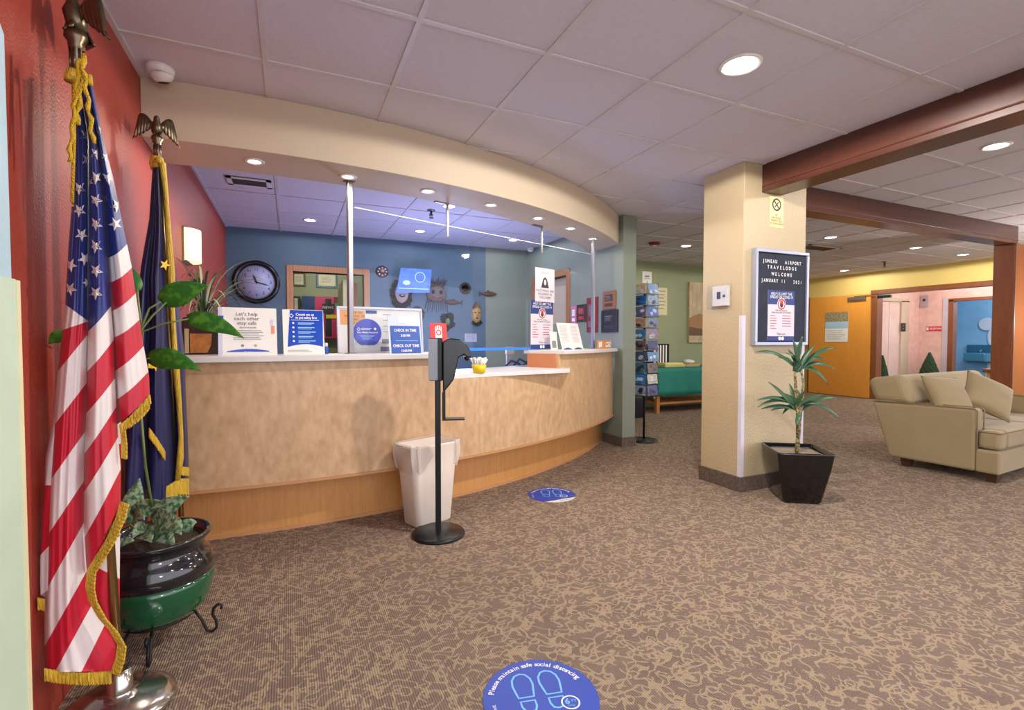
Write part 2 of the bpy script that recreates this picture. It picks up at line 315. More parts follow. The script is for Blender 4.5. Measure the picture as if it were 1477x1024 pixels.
# ---------------------------------------------------------------- curved soffit
ACX,ACY=-.2,8.21
def arc(R_,th): return (ACX+R_*math.sin(th),ACY-R_*math.cos(th))
def th_at_x(R_,x): return math.asin((x-ACX)/R_)
def th_px(px,R_):
    d=ray(px,505); d=Vector((d.x,d.y)).normalized(); c=Vector((ACX,ACY)); b_=d.dot(c); t=b_-math.sqrt(max(0,b_*b_-c.dot(c)+R_*R_)); p=d*t; return math.atan2(p.x-ACX,ACY-p.y)
def band(m,Ro,Ri,t0,t1,z0,z1,n=60,Ro1=None):
    """solid curved band; Ro front radius, Ri rear radius"""
    vs=[]
    for i in range(n+1):
        t=t0+(t1-t0)*i/n; a_=arc(Ro,t); b_=arc(Ri,t)
        vs+=[(a_[0],a_[1],z0),(a_[0],a_[1],z1),(b_[0],b_[1],z1),(b_[0],b_[1],z0)]
    fs=[]
    for i in range(n):
        for k in range(4): fs.append((4*i+k,4*i+(k+1)%4,4*i+4+(k+1)%4,4*i+4+k))
    fs+=[(0,1,2,3),(4*n+3,4*n+2,4*n+1,4*n)]
    m.smooth=False; return m.add(vs,fs)
def wallband(m,Ro,Ri,z0,z1,n=80):
    """band whose ends are trimmed at the left wall and the right office wall"""
    tl0,tl1=th_at_x(Ro,WL),th_at_x(Ri,WL); tr0,tr1=th_at_x(Ro,XR+.002),th_at_x(Ri,XR+.002)
    vs=[]
    for i in range(n+1):
        a_=arc(Ro,tl0+(tr0-tl0)*i/n); b_=arc(Ri,tl1+(tr1-tl1)*i/n)
        vs+=[(a_[0],a_[1],z0),(a_[0],a_[1],z1),(b_[0],b_[1],z1),(b_[0],b_[1],z0)]
    fs=[]
    for i in range(n):
        for k in range(4): fs.append((4*i+k,4*i+(k+1)%4,4*i+4+(k+1)%4,4*i+4+k))
    fs+=[(0,1,2,3),(4*n+3,4*n+2,4*n+1,4*n)]
    return m.add(vs,fs)
m=MB(); wallband(m,5.10,4.68,SOF,CEIL); struct('trim_12',m,M_cream,bevel=.004)
# ================================================================ reception counter
cnt=thing('reception_counter','long curved birch veneer reception counter with oak toe kick and white worktops','counter',(1.2,3.5,0))
def cb(mb,name,mt,par=cnt,**k):
    mb.T=Matrix.Translation((-1.2,-3.5,0)); 
    mb.v=[mb.T@v for v in mb.v]; mb.T=None
    return mb.build(name,mt,par,**k)
R1=5.04
tg0=th_px(648,R1); tg1=th_px(806,R1)
tL,tR=th_at_x(R1,WL+.004),th_at_x(R1,XR-.02)
m=MB(); band(m,R1,R1-.03,tL,tg0,.34,1.05); band(m,R1,R1-.03,tg1,tR,.34,1.05); band(m,R1,R1-.03,tg0,tg1,.34,.90); cb(m,'front_panel',M_panel,bevel=.002)
m=MB(); band(m,R1+.008,R1-.03,tL,tR,.325,.34); cb(m,'edge_strip',mat('pale_oak_edge',(198,146,100),.4))
m=MB(); band(m,4.87,4.84,th_at_x(4.87,WL+.004),th_at_x(4.87,XR-.004),0,.34); cb(m,'toe_kick',M_kick)
m=MB(); band(m,4.878,4.87,th_at_x(4.87,WL+.004),th_at_x(4.87,XR-.01),0,.02); cb(m,'shoe_moulding',MATS['pale_oak_edge'])
m=MB(); band(m,R1,4.84,tL,tR,.33,.345); cb(m,'underside_board',M_kick)
m=MB(); band(m,5.10,4.66,th_at_x(5.1,WL+.004),tg0+.003,1.05,1.083); cb(m,'worktop',M_white,bevel=.004)
m=MB(); band(m,5.10,4.66,tg1,th_at_x(5.1,XR-.004),1.05,1.083); cb(m,'worktop',M_white,bevel=.004)
m=MB(); band(m,R1-.03,R1-.33,tg1-.003,tg1+.004,.90,1.05); cb(m,'end_panel',mat('cherry_end_panel',(206,134,92),.4),bevel=.001)
m=MB(); band(m,R1-.03,R1-.33,tg0-.006,tg0+.001,.90,1.05); cb(m,'end_panel',MATS['cherry_end_panel'])
# lower transaction shelf: straight front
def gp(px,py,z): return P(px,py,Z=z)
s0=gp(669,547,.892); s1=gp(822,539,.892)
t0_,t1_=tg0+.001,th_px(800,R1)+.0
bk=[arc(4.5,t0_+(t1_-t0_)*i/10) for i in range(11)]
m=MB(); poly=[(s0.x,s0.y),(s1.x,s1.y),arc(R1-.0,th_px(822,R1)),arc(R1-.04,tg1)]+[arc(4.5,t0_+(tg1-t0_)*(1-i/10)) for i in range(11)]+[arc(R1,t0_)]
m.prism(poly,.90,.93); cb(m,'transaction_shelf',M_white,bevel=.003)
m=MB(); band(m,4.52,4.49,tL,tR,0,.93); cb(m,'staff_side_panel',M_white)
m=MB(); band(m,R1-.03,3.95,th_at_x(4.5,WL+.1),tR-.03,.70,.73); cb(m,'staff_desk',M_white)
# ================================================================ glass screen
ga=Vector((.37,3.45)); gb=Vector((2.86,4.35)); gdir=(gb-ga).normalized(); GYAW=math.atan2(gdir.y,gdir.x)
def gpt(px):
    d=ray(px,500); d=Vector((d.x,d.y)); # ga+gdir*s = d*t
    det=gdir.x*(-d.y)+d.x*gdir.y; s=(-ga.x*(-d.y)-d.x*ga.y)/det; s=((-ga.x)*(-d.y)-(-d.x)*(-ga.y))/det
    return ga+gdir*s
def depth(x,y): return x*math.sin(YAW)+y*math.cos(YAW)
for n,(pa,pb,lab) in enumerate([(509,645,'left clear plastic screen pane, beside the tall post over the poster board'),(645,780,'middle clear plastic screen pane over the low transaction shelf'),(780,853,'right clear plastic screen pane beside the post at the counter end')]):
    a=gpt(pa)+gdir*(.022 if n==0 else .003); b=gpt(pb)-gdir*(.022 if n==2 else .003); t=thing('sneeze_guard',lab,'clear screen',(a.x,a.y,1.0835),GYAW,'clear panes of the counter screen'); L_=(b-a).length
    m=MB(); m.box(0,L_,-.003,.003,0,.97); m.build('pane',M_glass,t)
    m=MB(); m.box(0,L_,-.0045,.0045,.97,.975); m.build('top_edge',mat('bright_edge',(176,186,200),.3),t)
    if n==1:
        m=MB(); m.box(-.0,L_*1.0,-.008,.008,.002,.026); m.build('edge_strip',mat('bright_blue_strip',(48,130,220),.35),t)
for px,r_,lab in [(506,1,'tall aluminium post from worktop to soffit in front of the poster board'),(855,1,'tall aluminium post at the green pillar end of the counter')]:
    p=gpt(px); t=thing('guard_post',lab,'post',(p.x,p.y,1.083),GYAW,'posts of the counter screen')
    m=MB(); m.box(-.016,.016,-.016,.016,.004,SOF-1.083-.004); m.build('pole',M_steel,t,bevel=.003)
    m=MB(); m.box(-.03,.03,-.03,.03,0,.004); m.build('flange',M_steel,t); m=MB(); m.box(-.03,.03,-.03,.03,SOF-1.083-.004,SOF-1.083); m.build('flange',M_steel,t)
for px,lab in [(645,'short angled hanging bracket left of the middle of the soffit'),(780,'short angled hanging bracket above the hanging notice')]:
    p=gpt(px); zb=1.9735; t=thing('hanging_bracket',lab,'bracket',(p.x,p.y,0),GYAW,'metal hangers of the screen')
    m=MB(); m.box(-.009,.009,-.016,-.006,zb,SOF-.004); m.build('bar',M_steel,t,bevel=.001)
    m=MB(); m.box(-.11,.009,-.016,.012,SOF-.008,SOF); m.build('foot',M_steel,t)
# ================================================================ boards on the counter
WT=1.083
def counter_board(name,label,cat,px0,px1,py0,pyb=512,Rr=4.88,yaw=None,tilt=.2,group=None,z0=WT):
    pc=(px0+px1)/2; th=th_px(pc,Rr); x,y=arc(Rr,th); D=depth(x,y); w=(px1-px0)*D/F; h=(pyb-py0)*D/F
    if yaw is None: yaw=0
    w=w/max(.5,math.cos(yaw)); hh=h/math.cos(tilt)
    M=frame((x,y,z0),yaw,tilt); t=thing(name,label,cat,M=M,group=group); return t,w,hh
def panelmesh(t,w,h,name,mt,th=.004,x0=None):
    m=MB(); m.box(-w/2,w/2,0,h,-th,0); return m.build(name,mt,t)
def easel(t,w,h,mt=None):
    m=MB(); m.T=Matrix.Rotation(R(-24),4,'X'); m.box(-w*.18,w*.18,.0,h*.62,-.006,-.003); m.T=None
    return m
# 1 white 'stay safe' card in acrylic holder
t,w,h=counter_board('counter_sign','white stay safe card with a blue arc, nearest the leafy plants on the counter','sign',321,396,443,yaw=.08,group='printed cards on the counter')
panelmesh(t,w,h,'card',M_card)
m=MB(); rect(m,-w*.5,-w*.43,.0,h,.0005,.001,1); rect(m,-w*.49,-w*.41,h*.7,h*.82,.001,.0016,2); rect(m,w*.40,w*.46,h*.45,h*.62,.001,.0016,3); rect(m,w*.39,w*.44,h*.62,h*.76,.001,.0016,1)
for k,s in enumerate(["Let's help","each other","stay safe"]): text_into(m,s,-w*.02,h*(.86-.095*k),h*.105,4)
text_into(m,'#yourstaysafe',0,h*.58,h*.055,4); lines(m,-w*.25,w*.28,h*.52,h*.012,6,h*.036,5)
disc(m,-w*.1,h*.2,h*.03,.0006,.0012,5,12); disc(m,w*.12,h*.2,h*.03,.0006,.0012,6,12)
m.mi=7; m.prism([(-w*.36,.02),(w*.36,.02),(w*.36,h*.085)]+[(w*.36-w*.72*i/12,h*.085+h*.045*math.sin(PI*i/12)) for i in range(1,12)]+[(-w*.36,h*.085)],.0006,.0014); text_into(m,'Thank you',0,h*.07,h*.035,8)
m.build('print',[M_card,mat('pale_lilac_print',(205,210,235),.5),M_blu,mat('orange_print',(226,150,110),.5),M_ink,M_gink,mat('tan_print',(200,170,140),.5),mat('royal_blue_print',(44,84,200),.5),M_wink],t)
# 2 blue checklist
t,w,h=counter_board('counter_sign','glossy blue safety checklist card with white foot, left of the glass post','sign',412,467,447,yaw=.1,group='printed cards on the counter')
panelmesh(t,w,h,'card',M_card)
m=MB(); m.mi=1; m.prism([(-w*.40,h*.17)]+[(-w*.40+w*.86*i/12,h*.17+h*.06*math.sin(PI*i/12)) for i in range(1,12)]+[(w*.46,h*.17),(w*.49,h*.99),(-w*.32,h*.99)],.0006,.0014)
text_into(m,'Count on us',.04*w,h*.89,h*.082,2,sx=.9,bold=.0006); text_into(m,'to put safety first',.07*w,h*.82,h*.07,2,sx=.9,bold=.0006)
ringd(m,-w*.29,h*.86,h*.035,h*.05,.0018,2,4); lines(m,-w*.3,w*.4,h*.77,h*.01,1,1,2)
for k in range(5):
    disc(m,-w*.25,h*(.70-.1*k),h*.022,.0014,.002,2,10); rect(m,-w*.14,w*(.3-.08*random.random()),h*(.69-.1*k),h*(.71-.1*k),.0014,.002,3)
    rect(m,-w*.14,w*(.2-.1*random.random()),h*(.663-.1*k),h*(.676-.1*k),.0014,.002,3)
lines(m,-w*.4,w*.3,h*.1,h*.01,2,h*.03,4); m.build('print',[M_card,mat('glossy_blue_print',(26,76,190),.2),M_wink,M_lblu,M_gink],t)
# small bottle beside it
p=arc(4.80,th_px(470,4.8)); t=thing('sanitizer_bottle','tiny white and blue bottle beside the blue checklist card','bottle',(p[0],p[1],WT))
m=MB(); m.lathe([(.016,0),(.017,.005),(.017,.04),(.012,.048)],16); m.build('bottle_body',M_blu,t); m=MB(); m.lathe([(.012,.048),(.012,.07),(.009,.072)],16); m.build('cap',M_white,t)
# 3 white poster board
t,w,h=counter_board('notice_board','wide white framed notice board covered in notices behind the glass post','notice board',490,613,448,Rr=4.60,yaw=.12,tilt=.1)
panelmesh(t,w,h,'backing_board',M_white,.012)
m=MB(); rect(m,-w/2,w/2,h-.012,h+.004,0,.012); rect(m,-w/2,-w/2+.014,0,h,0,.012); rect(m,w/2-.012,w/2,0,h,0,.012); m.build('frame',mat('lilac_white_frame',(214,216,235),.4),t,bevel=.002)
m=MB(); rect(m,-w*.46,-w*.19,h*.62,h*.93,.001,.003,0)
for k,s in enumerate(['EVEN IF WE','DON\'T ASK, WE','CARE.','STAY SAFE']): text_into(m,s,-w*.30,h*(.88-.075*k),h*.062,1,z=.0035)
m.build('orange_notice',[mat('orange_paper',(228,164,104),.6),mat('brown_ink',(110,60,40),.6)],t)['label']='orange notice with dark capitals'
m=MB(); rect(m,-w*.175,-w*.05,h*.87,h*.94,.001,.003,0); m.build('blue_tag',M_navy,t)
m=MB(); n=36; cx,cy,rr=-w*.165,h*.44,h*.31
m.prism([(cx+rr*math.cos(R(-62)+R(304)*k/n),cy+rr*math.sin(R(-62)+R(304)*k/n)) for k in range(n+1)],.001,.004) 
m.mi=1; ringd(m,cx-rr*.62,cy+rr*.25,rr*.09,rr*.13,.0045,1,4); disc(m,cx+rr*.55,cy+rr*.28,rr*.09,.004,.005,1,12)
text_into(m,'Face Masks Required',cx,cy+rr*.02,rr*.17,1,z=.005,bold=.0003); rect(m,cx-rr*.45,cx+rr*.3,cy+rr*.3,cy+rr*.33,.004,.005,1); rect(m,cx-rr*.45,cx+rr*.2,cy+rr*.2,cy+rr*.23,.004,.005,1)
for k in range(4): rect(m,cx-rr*.6+rr*.08*k,cx+rr*.5-rr*.1*k,cy-rr*(.2+.09*k),cy-rr*(.17+.09*k),.004,.005,2)
m.build('round_blue_notice',[mat('violet_blue_print',(70,80,196),.5),M_wink,M_lblu],t)['label']='round violet blue face mask notice'
m=MB(); lines(m,w*.02,w*.13,h*.86,h*.01,4,h*.13,1); rect(m,-w*.0,w*.12,h*.2,h*.3,.001,.002,1); rect(m,-w*.02,w*.12,h*.03,h*.13,.001,.002,2); m.build('print',[M_card,M_gink,mat('slate_print',(120,120,160),.5)],t)
# 4 check in sign in acrylic stand
t,w,h=counter_board('counter_sign','blue check in and check out times sign in clear holder before the notice board','sign',562,610,470,Rr=4.92,yaw=.1,tilt=.2,group='printed cards on the counter')
m=MB(); m.box(-w/2,w/2,0,h*1.28,-.004,0); m.build('holder',mat('pale_blue_holder',(206,220,240),.25),t)
m=MB(); rect(m,-w*.44,w*.46,.0,h*.94,.0005,.003,0); rect(m,-w*.2,w*.1,h*1.03,h*1.2,.0005,.003,1)
for s,y_,z_ in [('CHECK IN TIME',.78,.135),('3:00 PM',.60,.12),('CHECK OUT TIME',.25,.135),('12:00 PM',.08,.12)]: text_into(m,s,.01*w,h*y_,h*z_,1,z=.0036,sx=.82,bold=.0006)
rect(m,-w*.3,w*.38,h*.42,h*.435,.003,.0036,2); m.build('print',[M_blu,M_wink,M_lblu],t)
# 5 red card
t,w,h=counter_board('counter_sign','small red card with white hand symbol, behind the sanitizer dispenser','sign',621,647,465,508,Rr=4.95,yaw=.15,tilt=.1,group='printed cards on the counter')
panelmesh(t,w,h,'card',mat('bright_red_card',(224,60,56),.5))
m=MB(); rect(m,-w*.2,w*.2,h*.5,h*.8,.0005,.001,0)
for k in range(4): rect(m,-w*.2+k*w*.11,-w*.13+k*w*.11,h*.78,h*(.93-.03*abs(k-1.5)),.0005,.001,0)
ringd(m,0,h*.68,w*.1,w*.16,.0014,1,12); m.build('print',[M_wink,MATS['bright_red_card']],t)
# 6 open white booklet sign at right
t,w,h=counter_board('counter_sign','white two page information card standing left of the end post','sign',803,851,466,504,Rr=4.9,yaw=.42,tilt=.28,group='printed cards on the counter')
panelmesh(t,w,h,'card',M_card)
m=MB()
for s_ in(-1,1):
    lines(m,s_*w*.25-w*.18,s_*w*.25+w*.18,h*.9,h*.02,12,h*.055,1 if s_<0 else 2); 
    m.mi=3; m.prism([(s_*w*.25-w*.2,.0),(s_*w*.25+w*.2,.0)]+[(s_*w*.25+w*.2-w*.4*i/8,h*.02+h*.05*math.sin(PI*i/8)) for i in range(9)],.0005,.001); m.mi=0
m.build('print',[M_card,mat('faint_grey_print',(205,208,212),.5),mat('faint_rose_print',(216,200,206),.5),M_navy],t)
t,w,h=counter_board('counter_sign','narrow pale leaflet tucked behind the white two page card','sign',792,808,478,504,Rr=4.86,yaw=.5,tilt=.1,group='printed cards on the counter')
panelmesh(t,w,h,'card',M_card); m=MB(); rect(m,-w*.3,w*.3,h*.1,h*.5,.0005,.001,0); m.build('print',M_gink,t)
# 7 notices hanging on the glass
def glass_board(name,label,cat,px0,px1,py0,py1,off=.012,group=None):
    a,b=gpt(px0),gpt(px1); c=(a+b)/2; D=depth(c.x,c.y); zt=HC+(490.4-py0)*D/F; zb=HC+(490.4-py1)*D/F
    nrm=Vector((math.sin(GYAW),-math.cos(GYAW))); c=c+nrm*off
    t=thing(name,label,cat,M=frame((c.x,c.y,zb),GYAW,0),group=group); return t,(b-a).length,zt-zb
def covid(m,w,h,z=.0):
    # m slots: 0 card 1 navy 2 white ink 3 red ink 4 ink 5 grey
    rect(m,-w/2,w/2,0,h,z,z+.0015,0); rect(m,-w/2,w/2,h*.72,h,z+.0015,z+.0022,1); rect(m,-w/2,w/2,0,h*.09,z+.0015,z+.0022,1)
    text_into(m,'HELP US LIMIT THE',0,h*.93,w*.105,2,z=z+.003,bold=.0002,sx=.9); text_into(m,'SPREAD OF COVID-19',0,h*.865,w*.105,2,z=z+.003,bold=.0002,sx=.84)
    disc(m,0,h*.73,w*.17,z+.0022,z+.003,2,8); ringd(m,0,h*.73,w*.115,w*.155,z+.0036,3,8); disc(m,0,h*.725,w*.065,z+.003,z+.004,4,10,w*.09)
    for k in range(4): rect(m,-w*.055+k*w*.03,-w*.035+k*w*.03,h*.73,h*.73+w*.10,z+.003,z+.0042,3)
    text_into(m,'We are here to',0,h*.605,w*.07,4,z=z+.003); text_into(m,'keep you safe and healthy',0,h*.565,w*.07,4,z=z+.003)
    for k in range(6): rect(m,-w*.42,-w*(.16+.1*random.random()),h*(.49-.05*k),h*(.502-.05*k),z+.0015,z+.0025,3)
    for k in range(5): rect(m,w*.04,w*(.3+.1*random.random()),h*(.49-.05*k),h*(.502-.05*k),z+.0015,z+.0025,3)
    text_into(m,'Thank you',0,h*.135,w*.075,4,z=z+.003); disc(m,-w*.05,h*.045,w*.05,z+.002,z+.003,2,10); disc(m,w*.06,h*.045,w*.05,z+.002,z+.003,2,10)
CV=[mat('pale_lilac_paper',(222,214,224),.5),M_navy,M_wink,M_rink,M_ink,M_gink]
t,w,h=glass_board('hanging_notice','tall blue and white spread of illness notice taped low on the right glass pane','notice',764,796,434,503,.012,'notices taped to the glass')
m=MB(); covid(m,w,h); m.build('printed_sheet',CV,t)
t,w,h=glass_board('hanging_notice','white notice with a dark hooded face drawing, taped above the blue one','notice',769.5,797,388,436,.02,'notices taped to the glass')
m=MB(); rect(m,-w/2,w/2,0,h,0,.0015,0); m.mi=4; m.prism([(-w*.2,h*.42),(w*.2,h*.42),(w*.1,h*.68),(0,h*.74),(-w*.1,h*.68)],.0015,.0025); disc(m,0,h*.58,w*.06,.0025,.0032,0,12,w*.1)
for k,s in enumerate(['FACE MASKS ARE','REQUIRED IN','THIS LOBBY']): text_into(m,s,0,h*(.33-.1*k),w*.12,4,z=.0022)
text_into(m,'attention',0,h*.87,w*.11,5,z=.0022)
m.build('printed_sheet',CV,t)
# ---- wooden block with white tiles at the counter end
p=Vector(arc(5.03,th_px(874,5.03))); D=depth(p.x,p.y); w=.27; h=12*D/F
t=thing('wooden_name_block','orange wooden block with white letter tiles at the counter end','sign',M=frame((p.x-.01,p.y,WT),.45,0))
m=MB(); m.box(-w/2,w/2,0,h,-.02,0); m.build('block',mat('orange_wood_block',(214,140,70),.4),t,bevel=.002)
m=MB()
rect(m,-w*.48,-w*.40,h*.15,h*.8,0,.002,0); rect(m,-w*.36,-w*.26,h*.2,h*.85,0,.002,0)
for k,c in enumerate('RATE'): rect(m,w*(.04+.1*k),w*(.12+.1*k),h*.2,h*.8,0,.002,0); text_into(m,c,w*(.08+.1*k),h*.5,h*.5,1,z=.0025)
m.build('letter_tiles',[M_wink,M_ink],t)
# ---- yellow cup with white forks
p=P(692,530,Z=.97); q=P(691,538,Z=.93); 
t=thing('utensil_cup','yellow cup packed with white plastic cutlery on the low shelf','cup',(q.x,q.y,.93)); 
m=MB(); m.lathe([(.034,0),(.042,.004),(.050,.03),(.054,.062),(.051,.062),(.046,.03),(.03,.006),(1e-6,.006)],24); m.build('cup',mat('bright_yellow_plastic',(240,214,30),.3),t)
for k in range(14):
    a=2*PI*k/14+.2; rr=.028 if k%2 else .04; L_=.055+.02*random.random()
    m=MB(); b=Vector((math.cos(a)*rr*.6,math.sin(a)*rr*.6,.02)); tp=Vector((math.cos(a)*rr*1.5,math.sin(a)*rr*1.5,.06+L_*.75))
    m.tube([b,(b+tp)/2,tp],[.003,.004,.009],6); m.build('utensil_handle',mat('white_plastic',(240,240,240),.3),t)
# things on the staff desk seen through the gap
p=arc(4.1,th_px(735,4.1)); t=thing('card_terminal','small beige card terminal on the staff side behind the low shelf','terminal',(p[0],p[1],.731))
m=MB(); m.box(-.05,.05,-.04,.04,0,.02); m.build('base',M_black,t,bevel=.004); m=MB(); m.box(-.035,.035,-.01,.02,.02,.30); m.build('stem',mat('grey_plastic',(150,150,140),.4),t,bevel=.004); m=MB(); m.box(-.045,.045,-.025,.015,.29,.37); m.build('display',mat('beige_plastic',(176,170,150),.4),t,bevel=.006)
p=arc(4.2,th_px(760,4.2)); t=thing('cable_bundle','tangled dark blue cables and handset behind the low shelf','cables',(p[0],p[1],.731))
m=MB()
m.box(-.2,.2,-.06,.06,.0,.17); m.build('desk_phone',mat('dark_blue_plastic',(36,52,92),.4),t,bevel=.02); m=MB()
for k in range(5): m.tube([(-.28+.1*k,-.05,.165),(-.22+.1*k,-.07,.22+.02*(k%2)),(-.14+.1*k,-.05,.2),(-.1+.1*k,-.04,.175)],.012,7)
m.build('cable_loop',mat('dark_blue_plastic',(36,52,92),.4),t)
# ================================================================ office back wall
def on_wall(name,label,cat,px,py,Y=YB,yaw=0,X=None,group=None,off=0):
    p=P(px,py,X=X) if X is not None else P(px,py,Y=Y)
    if X is not None: c=(p.x-off,p.y,p.z); yaw=FACE_L
    else: c=(p.x,p.y-off,p.z)
    return thing(name,label,cat,M=frame(c,yaw,0),group=group),depth(c[0],c[1])/F
t,k=on_wall('wall_clock','large round black wall clock with pale face on the blue wall','clock',370,407)
r=.262
m=MB(); m.lathe([(r,0),(r,.02),(r-.012,.04),(r-.035,.045),(r-.055,.03),(r-.06,.012),(r-.06,.003)],48); m.build('case',mat('black_clock_case',(16,18,26),.25),t)
m=MB(); m.lathe([(r-.058,.001),(r-.058,.012),(1e-6,.012)],48); m.build('face',mat('lilac_clock_face',(168,172,204),.4),t)
m=MB()
for n in range(1,13): text_into(m,str(n),math.sin(n*PI/6)*.155,math.cos(n*PI/6)*.155,.052,0,z=.0135)
for n in range(60):
    a=n*PI/30; m.box(math.sin(a)*.193-.0015,math.sin(a)*.193+.0015,math.cos(a)*.193-.0015,math.cos(a)*.193+.0015,.0125,.0135)
m.build('dial_markings',M_ink,t)
for L_,ang,wd in [(.1,R(-22),.008),(.15,R(105),.006)]:
    m=MB(); m.T=Matrix.Rotation(-ang,4,'Z'); m.add([(-wd,-.02,.017),(wd,-.02,.017),(wd*1.4,L_*.6,.017),(0,L_,.017),(-wd*1.4,L_*.6,.017),(-wd,-.02,.02),(wd,-.02,.02),(wd*1.4,L_*.6,.02),(0,L_,.02),(-wd*1.4,L_*.6,.02)],[(4,3,2,1,0),(5,6,7,8,9),(0,1,6,5),(1,2,7,6),(2,3,8,7),(3,4,9,8),(4,0,5,9)]); m.T=None; m.build('hand',M_black,t)
# masks
M_mw=mat('dark_carved_wood',(78,52,42),.5,bump=(60,.5,.004)); M_mg=mat('grey_feather',(104,92,88),.7,bump=(80,.6,.004)); M_mb=mat('black_fur',(34,28,28),.9,bump=(120,1,.01)); M_gold=mat('golden_wood',(176,142,84),.4,bump=(60,.4,.003)); M_mred=mat('rusty_red_paint',(150,60,44),.5); M_tan=mat('tan_hide',(176,150,140),.7)
MG='carved masks and ornaments on the office wall'
def face(m,r,ry,dz,mi=0): m.mi=mi; m.grid(lambda u,v:(r*math.cos(2*PI*u)*math.sin(PI/2*v),ry*math.sin(2*PI*u)*math.sin(PI/2*v),dz*math.cos(PI/2*v)+.004),24,8)
t,k=on_wall('round_mask','small round carved mask with shiny centre beside the doorway','mask',551,392,group=MG)
m=MB(); face(m,.085,.08,.03); m.build('disc',M_mw,t); m=MB()
for a in range(8): m.ball((math.cos(a*PI/4)*.055,math.sin(a*PI/4)*.05,.026),.012,8,5)
m.build('stud',mat('pale_shell',(214,196,200),.25),t); m=MB(); m.ball((0,.01,.036),(.028,.022,.014),10,6); m.build('nose',M_tan,t)
t,k=on_wall('fur_ruff_mask','oval tan mask in a black fur ruff below the blue reflection','mask',579,422,group=MG)
m=MB()
vs=[];n=40
for i in range(n):
    a=2*PI*i/n; rr=1+.07*math.sin(i*2.4)+.05*math.sin(i*5.1); el=1.18 if math.sin(a)<0 else 1
    m.tube([(math.cos(a)*.10,math.sin(a)*.13*el,.02),(math.cos(a)*.135*rr,math.sin(a)*.175*el*rr,.035),(math.cos(a)*.155*rr,math.sin(a)*.2*el*rr-.01,.012)],[.022,.017,.004],6)
m.build('fur_ruff',M_mb,t); m=MB(); face(m,.115,.15,.05); m.build('face',M_tan,t)
m=MB(); m.ball((0,-.045,.05),(.04,.022,.02),10,6); m.build('mouth',M_mb,t); m=MB(); m.ball((-.04,.04,.045),(.018,.012,.012),8,5); m.build('eye',M_mb,t); m=MB(); m.ball((.04,.04,.045),(.018,.012,.012),8,5); m.build('eye',M_mb,t); m=MB(); m.ball((0,-.04,.063),(.025,.009,.01),10,6); m.build('tooth_row',M_white,t)
t,k=on_wall('whiskered_mask','wide grey spirit mask with upright quills and hanging strands','mask',629,424,group=MG)
m=MB(); face(m,.15,.12,.06); m.build('face',M_mg,t)
m=MB()
for i in range(13):
    a=-.9+i*.15; m.tube([(math.sin(a)*.1,.06,.02),(math.sin(a)*.15,.15+.02*math.sin(i*3),.04),(math.sin(a)*.19,.2+.035*math.sin(i*2.1),.03)],[.01,.008,.003],6)
m.build('quill',M_mw,t); m=MB()
for i in range(11): xx=-.15+.03*i; m.tube([(xx*.8,-.06,.03),(xx,-.16,.03),(xx*1.1,-.22-.05*math.sin(i*1.7)**2,.015)],[.006,.004,.002],5)
m.build('hanging_strand',M_mw,t)
m=MB()
for sx_ in(-1,1): m.ball((sx_*.055,.02,.062),(.024,.028,.012),10,6)
m.build('eye',M_mb,t); m=MB(); m.tube([(-.075,-.045,.052),(0,-.072,.064),(.075,-.045,.052)],[.007,.012,.007],7); m.build('lips',M_mred,t)
t,k=on_wall('round_plate','round plate with dark rim above the wooden fish','plate',671,416,group=MG)
m=MB(); m.lathe([(.085,0),(.085,.012),(.07,.02),(.055,.012)],32); m.build('rim',mat('dark_bronze',(60,46,40),.4,.3),t); m=MB(); m.lathe([(.057,.002),(.057,.012),(1e-6,.012)],32); m.build('centre',mat('dusty_rose_plate',(158,134,128),.5),t)
def fish(label,px,py,s=1):
    t,k=on_wall('wooden_fish',label,'wall ornament',px,py,group=MG)
    m=MB(); pr=[(-.13,.004),(-.1,.022),(-.05,.036),(0,.038),(.05,.028),(.09,.012),(.105,.012)]
    m.grid(lambda u,v:((lambda i,f:(s*(pr[i][0]*(1-f)+pr[i+1][0]*f),math.sin(2*PI*v)*(pr[i][1]*(1-f)+pr[i+1][1]*f)-.004*u,.016+.012*math.cos(2*PI*v)))(min(int(u*6),5),u*6-min(int(u*6),5))),18,10); m.build('body',M_mw,t)
    m=MB(); m.add([(s*.1,0,.01),(s*.15,.04,.012),(s*.135,0,.012),(s*.15,-.045,.012),(s*.1,0,.02),(s*.15,.04,.018),(s*.135,0,.018),(s*.15,-.045,.018)],[(0,1,2,3),(7,6,5,4),(0,4,5,1),(1,5,6,2),(2,6,7,3),(3,7,4,0)]); m.build('tail_fin',M_mw,t)
    m=MB(); m.add([(-.03*s,.03,.012),(.03*s,.034,.012),(.01*s,.055,.012),(-.03*s,.03,.018),(.03*s,.034,.018),(.01*s,.055,.018)],[(0,1,2),(5,4,3),(0,3,4,1),(1,4,5,2),(2,5,3,0)]); m.build('dorsal_fin',M_mw,t)
fish('carved brown fish facing left, below the round plate',653,436); fish('carved brown fish with tail to the left, right of the plate',704,424,-1)
t,k=on_wall('totem_mask','tall golden carved mask with pointed crown, rightmost on the wall','mask',687,453,group=MG)
m=MB(); face(m,.075,.13,.05); m.build('face',M_gold,t); m=MB(); m.mi=0
m.add([(-.07,.08,.004),(.07,.08,.004),(0,.19,.004),(-.06,.08,.04),(.06,.08,.04),(0,.17,.03)],[(0,2,1),(3,4,5),(0,1,4,3),(1,2,5,4),(2,0,3,5)]); m.build('crown',mat('brown_crown_wood',(112,80,58),.5),t)
m=MB()
for i in range(9): a=-2.6+i*.27*1.0; m.tube([(math.cos(a-.0)*.06,-.08+math.sin(a)*.05,.01),(math.cos(a)*.1,-.1+math.sin(a)*.08,.012)],[.016,.005],6)
